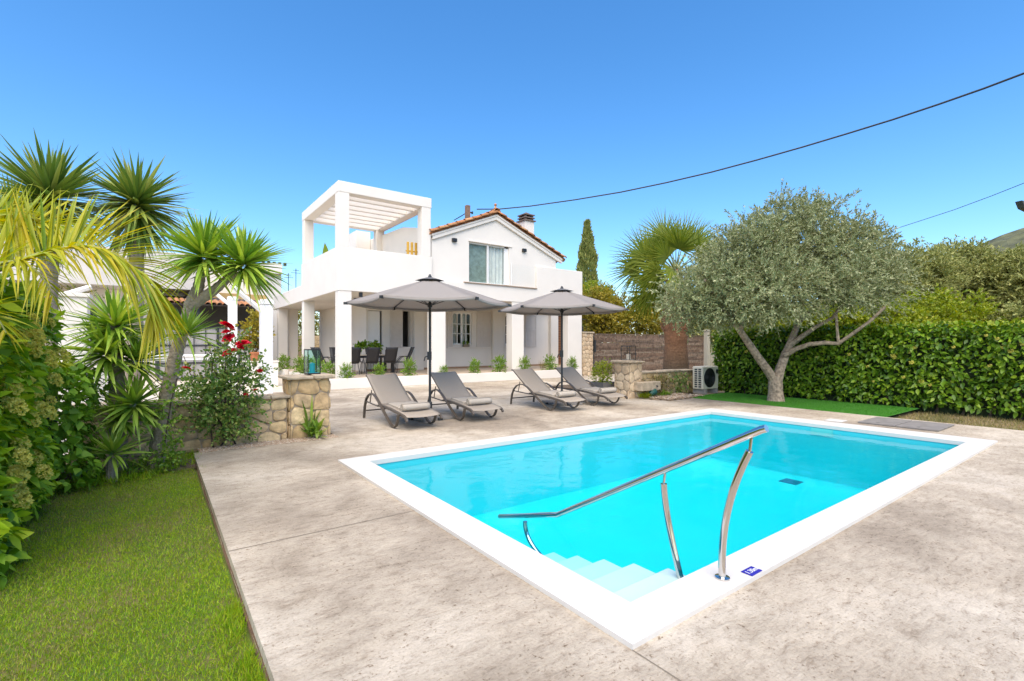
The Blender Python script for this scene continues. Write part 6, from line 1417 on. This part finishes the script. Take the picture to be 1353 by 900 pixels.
nb('roof_fascia', -16, xr, 28.2, 38, zat(230, 382, 28.2), zat(230, 334, 28.2), 'greyrender'); nb('wall', -15.5, xr - 0.6, 30, 37.5, 0, zat(230, 382, 28.2) - 0.002, 'plaster')
nb('dark_opening', -9, -6.2, 29.9, 29.998, 0.2, 3.4, 'iron', 0); nb('dark_opening', -4.2, -2.2, 29.9, 29.998, 0.9, 3.2, 'iron', 0)
nb('upper_wall', xr + 0.01, dX(372, 34), 34, 40, 0, zat(358, 362, 34)); nb('roof_parapet', dX(345, 33.7), dX(373, 33.7), 33.7, 36, zat(358, 362, 34) + 0.002, zat(358, 348, 33.7))
nb('ochre_wall', dX(266, 31), dX(352, 31), 31, 33.9, 0, zat(310, 388, 31), 'ochre', 0)
for k in range(5): q = MB(); q.box(dX(347, 34) - o[0] + k * 0.32, dX(347, 34) - o[0] + k * 0.32 + 0.16, 34.2 - o[1], 34.4 - o[1], zat(358, 348, 33.7) + 0.002, zat(358, 348, 33.7) + 0.2); q.build('roof_pot', M['iron'], t)
for i, (px_, lab) in enumerate(((381, 'thin rod aerial on the neighbouring roof, nearest the white box'), (391, 'thin rod aerial on the neighbouring roof, nearest the villa'))):
    p = at(px_, 384, 33); t2 = thing('roof_aerial', lab, 'aerial', (p[0], p[1], 0), group='aerials behind the villa'); zt = zat(px_, 361 - i * 6, p[1])
    q = MB(); q.tube([(0, 0, 0), (0, 0, zt)], 0.025, 6); q.build('mast', M['cable'], t2); q = MB(); q.tube([(-0.3, 0, zt - 0.3), (0.3, 0, zt - 0.3)], 0.015, 5); q.tube([(-0.2, 0, zt - 0.12), (0.2, 0, zt - 0.12)], 0.015, 5); q.build('crossbars', M['cable'], t2)
CYY = 25.5; t = thing('carport', 'dark carport with tiled eave behind the leaning yucca', 'carport', (dX(280, CYY), CYY, 0)); o = t.location
cxa, cxb = dX(205, CYY), dX(356, CYY); ez = zat(280, 405, CYY)
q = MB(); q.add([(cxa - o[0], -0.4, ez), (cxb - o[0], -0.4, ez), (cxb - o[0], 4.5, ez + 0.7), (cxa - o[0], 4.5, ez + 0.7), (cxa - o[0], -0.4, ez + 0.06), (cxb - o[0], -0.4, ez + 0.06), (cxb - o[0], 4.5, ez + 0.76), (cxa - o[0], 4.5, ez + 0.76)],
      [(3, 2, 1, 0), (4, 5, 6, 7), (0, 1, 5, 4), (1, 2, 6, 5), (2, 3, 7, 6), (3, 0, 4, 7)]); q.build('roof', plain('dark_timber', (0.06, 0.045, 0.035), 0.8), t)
q = MB(); nT = int((cxb - cxa) / 0.22)
for k in range(nT):
    x = cxa - o[0] + 0.11 + k * 0.22; vs = []
    for yy, zz in ((-0.5, ez + 0.06), (1.5, ez + 0.36)):
        for n_ in range(7): a = PI * n_ / 6; vs.append((x + 0.1 * math.cos(a), yy, zz + 0.09 * math.sin(a)))
    q.add(vs, [(n_, n_ + 1, n_ + 8, n_ + 7) for n_ in range(6)])
q.build('eave_tiles', M['rooftile'], t, smooth=True)
for k in range(4):
    q = MB(); x = cxa - o[0] + 0.1 + k * (cxb - cxa - 0.3) / 3; q.box(x, x + 0.12, -0.1, 0.02, 0, ez); q.build('post', M['iron'], t)
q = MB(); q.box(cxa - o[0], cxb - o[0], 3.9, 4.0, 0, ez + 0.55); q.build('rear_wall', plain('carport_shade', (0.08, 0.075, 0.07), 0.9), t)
t = thing('metal_fence', 'grey sheet metal fence with dark bars under the carport', 'fence', (dX(280, 24.6), 24.6, 0)); o = t.location
fa, fb = dX(207, 24.6), dX(350, 24.6); ftop = zat(280, 433, 24.6); q = MB(); q.box(fa - o[0], fb - o[0], 0, 0.03, 0.05, ftop); q.build('sheet', M['greysheet'], t)
q = MB()
for zz in (0.1, ftop * 0.33, ftop * 0.66, ftop): q.box(fa - o[0], fb - o[0], -0.045, -0.005, zz - 0.03, zz + 0.03)
nb_ = int((fb - fa) / 0.42)
for k in range(nb_ + 1): x = fa - o[0] + k * 0.42; q.box(x, x + (0.09 if k % 5 == 0 else 0.03), -0.06, -0.03, 0.02, ftop + 0.05)
q.build('bars', M['iron'], t)
b0 = at(240, 470, 17); t = thing('garden_table', 'long white table in the courtyard behind the leaning yucca trunk', 'table', (b0[0], b0[1], 0))
q = MB(); q.box(-1.3, 1.3, -0.4, 0.4, 1.10, 1.16); q.build('tabletop', M['white'], t, bev=0.01); q = MB(); q.box(-1.2, 1.2, -0.32, 0.32, 0.98, 1.099); q.build('apron', M['white'], t)
for sx in (-1, 1):
    for sy in (-1, 1): q = MB(); q.box(sx * 1.15 - 0.04, sx * 1.15 + 0.04, sy * 0.3 - 0.04, sy * 0.3 + 0.04, 0, 0.98); q.build('leg', M['white'], t)
b0 = at(338, 478, 17.5); t = thing('courtyard_plinth', 'low white plinth wall carrying the orange flower pot', 'plinth', (b0[0], b0[1], 0)); q = MB(); q.box(-0.5, 0.7, -0.25, 0.25, 0, 0.88); q.build('body', M['plaster'], t, bev=0.012); q = MB(); q.box(-0.53, 0.73, -0.28, 0.28, 0.881, 0.93); q.build('cap', M['plaster'], t, bev=0.01)
t = thing('flower_pot', 'orange terracotta pot with tall leafy plant near the white post', 'plant pot', (b0[0], b0[1], 0.932)); o = t.location
q = MB(); q.lathe([(0.15, 0), (0.21, 0.26), (0.24, 0.26), (0.24, 0.32), (0.2, 0.32), (0.19, 0.28), (0.0, 0.28)], n=20); q.build('pot', M['terracotta'], t, smooth=True)
q = MB()
for k in range(4): limb(q, wig((0, 0, 0.25), (random.uniform(-.25, .25), random.uniform(-.2, .2), 1.5), 5, 0.04), 0.015, 0.006, 6)
q.build('stems', M['darkbark'], t)
(V, F), C_ = crown((0, 0, 1.05), (0.42, 0.35, 0.72), 40, 0.12, 6, 5, 0.15, 0.045, Lt=0.25); npmesh('leaves', V, F, M['goldleaf'], t, smooth=False)
# garden behind the porch
b0 = at(410, 470, 36); t = thing('rear_wall', 'brown stone garden wall glimpsed between the porch columns', 'wall', (b0[0], b0[1], 0)); o = t.location
stone_wall(t, 'wall', o[0] - 5, o[0] + 4, o[1], o[1] + 0.4, 0, 2.2, 0.8, 0.35, 'stone', 'f')
for (x, y, d, rx, rz_, m, lab) in ((385, 432, 39, 2.2, 2.0, 'goldleaf', 'leafy tree behind the farthest porch columns'), (425, 425, 40, 2.0, 2.2, 'farleaf', 'dark leafed tree seen just left of the corner column'), (372, 455, 33, 0.9, 0.9, 'limeleaf', 'lime green shrub between the two left porch columns')):
    c_ = at(x, y, d); tree('rear_garden_tree', lab, c_, (rx, rx, rz_), (c_[0], c_[1], -0.1), m, 50, 0.4, 9, 8, 0.18, 0.05, group='plants behind the porch', cat='tree', trunk_r=0.1, Lt=0.4, low=1.0)
c_ = at(250, 388, 34); tree('garden_tree', 'olive green tree top between neighbour house and carport', c_, (2.2, 2.0, 1.3), (c_[0], c_[1], -0.1), 'goldleaf', 50, 0.4, 9, 8, 0.16, 0.04, Lt=0.4)
c_ = at(72, 392, 22); tree('garden_tree', 'dark tree behind the white pillar', c_, (1.6, 1.5, 1.6), (c_[0], c_[1], -0.1), 'cypressleaf', 50, 0.35, 9, 8, 0.14, 0.03, Lt=0.4)
# porch bits
for (x, lab, h) in ((6.75, 'leafy sprig in a clear vase at the middle of the dining table', 0.3), (7.35, 'leafy sprig in a clear vase near the right end of the dining table', 0.3)):
    t = thing('table_vase', lab, 'vase', (x, 19.5, TZ + 0.746), group='vases on the dining table'); q = MB(); q.lathe([(0.05, 0), (0.07, 0.05), (0.045, 0.15), (0.05, 0.19)], n=16); q.build('vase', M['clearglass'], t, smooth=True)
    (V, F), C_ = crown((0, 0, 0.36), (0.22, 0.22, 0.12), 18, 0.07, 4, 4, 0.11, 0.04, Lt=0.1); npmesh('leaves', V, F, M['hedgeleaf'], t, smooth=False); q = MB(); limb(q, [(0, 0, 0.02), (0.01, 0, 0.32)], 0.008, 0.005, 6); q.build('stem', M['fanstem'], t)
for (x, y, lab) in ((7.05, 19.4, 'dark bottle on the dining table between the two vases'), (7.75, 19.35, 'dark bottle at the right end of the dining table')):
    t = thing('bottle', lab, 'bottle', (x, y, TZ + 0.746)); q = MB(); q.lathe([(0.04, 0), (0.042, 0.17), (0.015, 0.23), (0.015, 0.29)], n=14); q.build('body', M['black'], t, smooth=True); q = MB(); q.lathe([(0.017, 0.285), (0.017, 0.31)], n=10); q.build('cap', M['iron'], t)
t = thing('window_planter', 'little wooden flower box on the sill of the arched window', 'flower box', (12.42, 20.68, 1.415)); q = MB(); q.box(-0.17, 0.17, -0.05, 0.05, 0, 0.13); q.build('box', plain('grey_wood', (0.22, 0.18, 0.13), 0.9), t)
(V, F), C_ = crown((0, 0, 0.18), (0.16, 0.06, 0.07), 12, 0.04, 3, 4, 0.06, 0.02, Lt=0.06); npmesh('leaves', V, F, M['shrubleaf'], t, smooth=False)
b0 = (on_y(717, 17.6), 17.6); t = thing('dried_plant', 'pale dried grasses standing in the bed left of the brown door', 'plant', (b0[0], b0[1], 0.34))
n = 60; P = np.stack([rng.normal(0, 0.1, n), rng.normal(0, 0.06, n), np.zeros(n)], 1); D = rng.normal(size=(n, 3)) * 0.12 + np.array([0, 0, 1.0]); V, F = blades(P, D, rng.uniform(0.3, 0.55, n), 0.006, LEAF3, droop=0.1); npmesh('stalks', V, F, M['dryleaf'], t)
# roof terrace things
b0 = (8.22, 17.6); t = thing('wooden_chair', 'yellow slatted wooden backrest standing on the roof terrace', 'chair', (b0[0], b0[1], 4.0)); zt = zat(550, 321, b0[1]) - 4.0
for k in range(4): q = MB(); q.box(-0.34 + k * 0.17, -0.34 + k * 0.17 + 0.10, -0.02, 0.02, 0, zt); q.build('slat', M['yellowwood'], t, bev=0.01)
q = MB(); q.box(-0.36, 0.3, 0.021, 0.05, zt * 0.4, zt * 0.4 + 0.08); q.box(-0.36, 0.3, 0.021, 0.05, zt * 0.75, zt * 0.75 + 0.06); q.build('crossbar', M['yellowwood'], t)
b0 = (5.62, 20.4); t = thing('terrace_plant', 'bright green leaf of a potted plant above the terrace parapet', 'plant', (b0[0], b0[1], 4.0)); tp = at(430, 330, 18.6)
q = MB(); q.lathe([(0.13, 0), (0.18, 0.3), (0.17, 0.3), (0.0, 0.28)], n=16); q.build('pot', M['terracotta'], t, smooth=True)
V, F = blades(np.array([[0, 0, .25], [0, 0, .25], [0, 0, .25], [0, 0, .25]]), np.array([[-.05, -.05, 1.0], [.1, .2, 1], [.3, .1, .6], [.2, -.3, .5]]), np.array([1.5, 1.15, 0.7, 0.7]), np.array([0.16, 0.12, 0.12, 0.12]), (0.05, 0.05, 0.1, 0.9, 1.0, 0.6, 0.03), droop=0.06, fold=0.3); npmesh('leaves', V, F, M['limeleaf'], t)
# street lamp at the right edge
lp = at(1353, 272, 15); t = thing('street_lamp', 'grey street lamp head reaching in at the right picture edge', 'street lamp', at(1420, 450, 16)[:2] + (0,)); o = t.location
hd = Vector(lp) - o; q = MB(); q.tube([(0, 0, 0), (0, 0, 5.0), (0, 0, hd.z + 0.25)], [0.08, 0.06, 0.05], 10); q.build('pole', M['concrete'], t, smooth=True)
q = MB(); q.tube([(0, 0, hd.z + 0.15), tuple(hd * 0.5 + Vector((0, 0, hd.z * 0.5 + 0.12))), tuple(hd + Vector((0, 0, 0.02)))], 0.035, 8); q.build('arm', M['concrete'], t, smooth=True)
dirn = Vector((hd.x, hd.y, 0)).normalized(); an = math.atan2(dirn.y, dirn.x); q = MB(); Mx = Matrix.Rotation(an, 3, 'Z')
q.add([Mx @ Vector(p) + hd for p in ((-0.35, -.14, 0.06), (0.3, -.09, 0.12), (0.3, .09, 0.12), (-0.35, .14, 0.06), (-0.35, -.14, -.14), (0.14, -.09, -.1), (0.14, .09, -.1), (-0.35, .14, -.14))], [(0, 1, 2, 3), (7, 6, 5, 4), (0, 4, 5, 1), (1, 5, 6, 2), (2, 6, 7, 3), (3, 7, 4, 0)]); q.build('lamp_head', plain('lamp_grey', (0.10, 0.11, 0.12), 0.45, metal=0.4), t, bev=0.02)
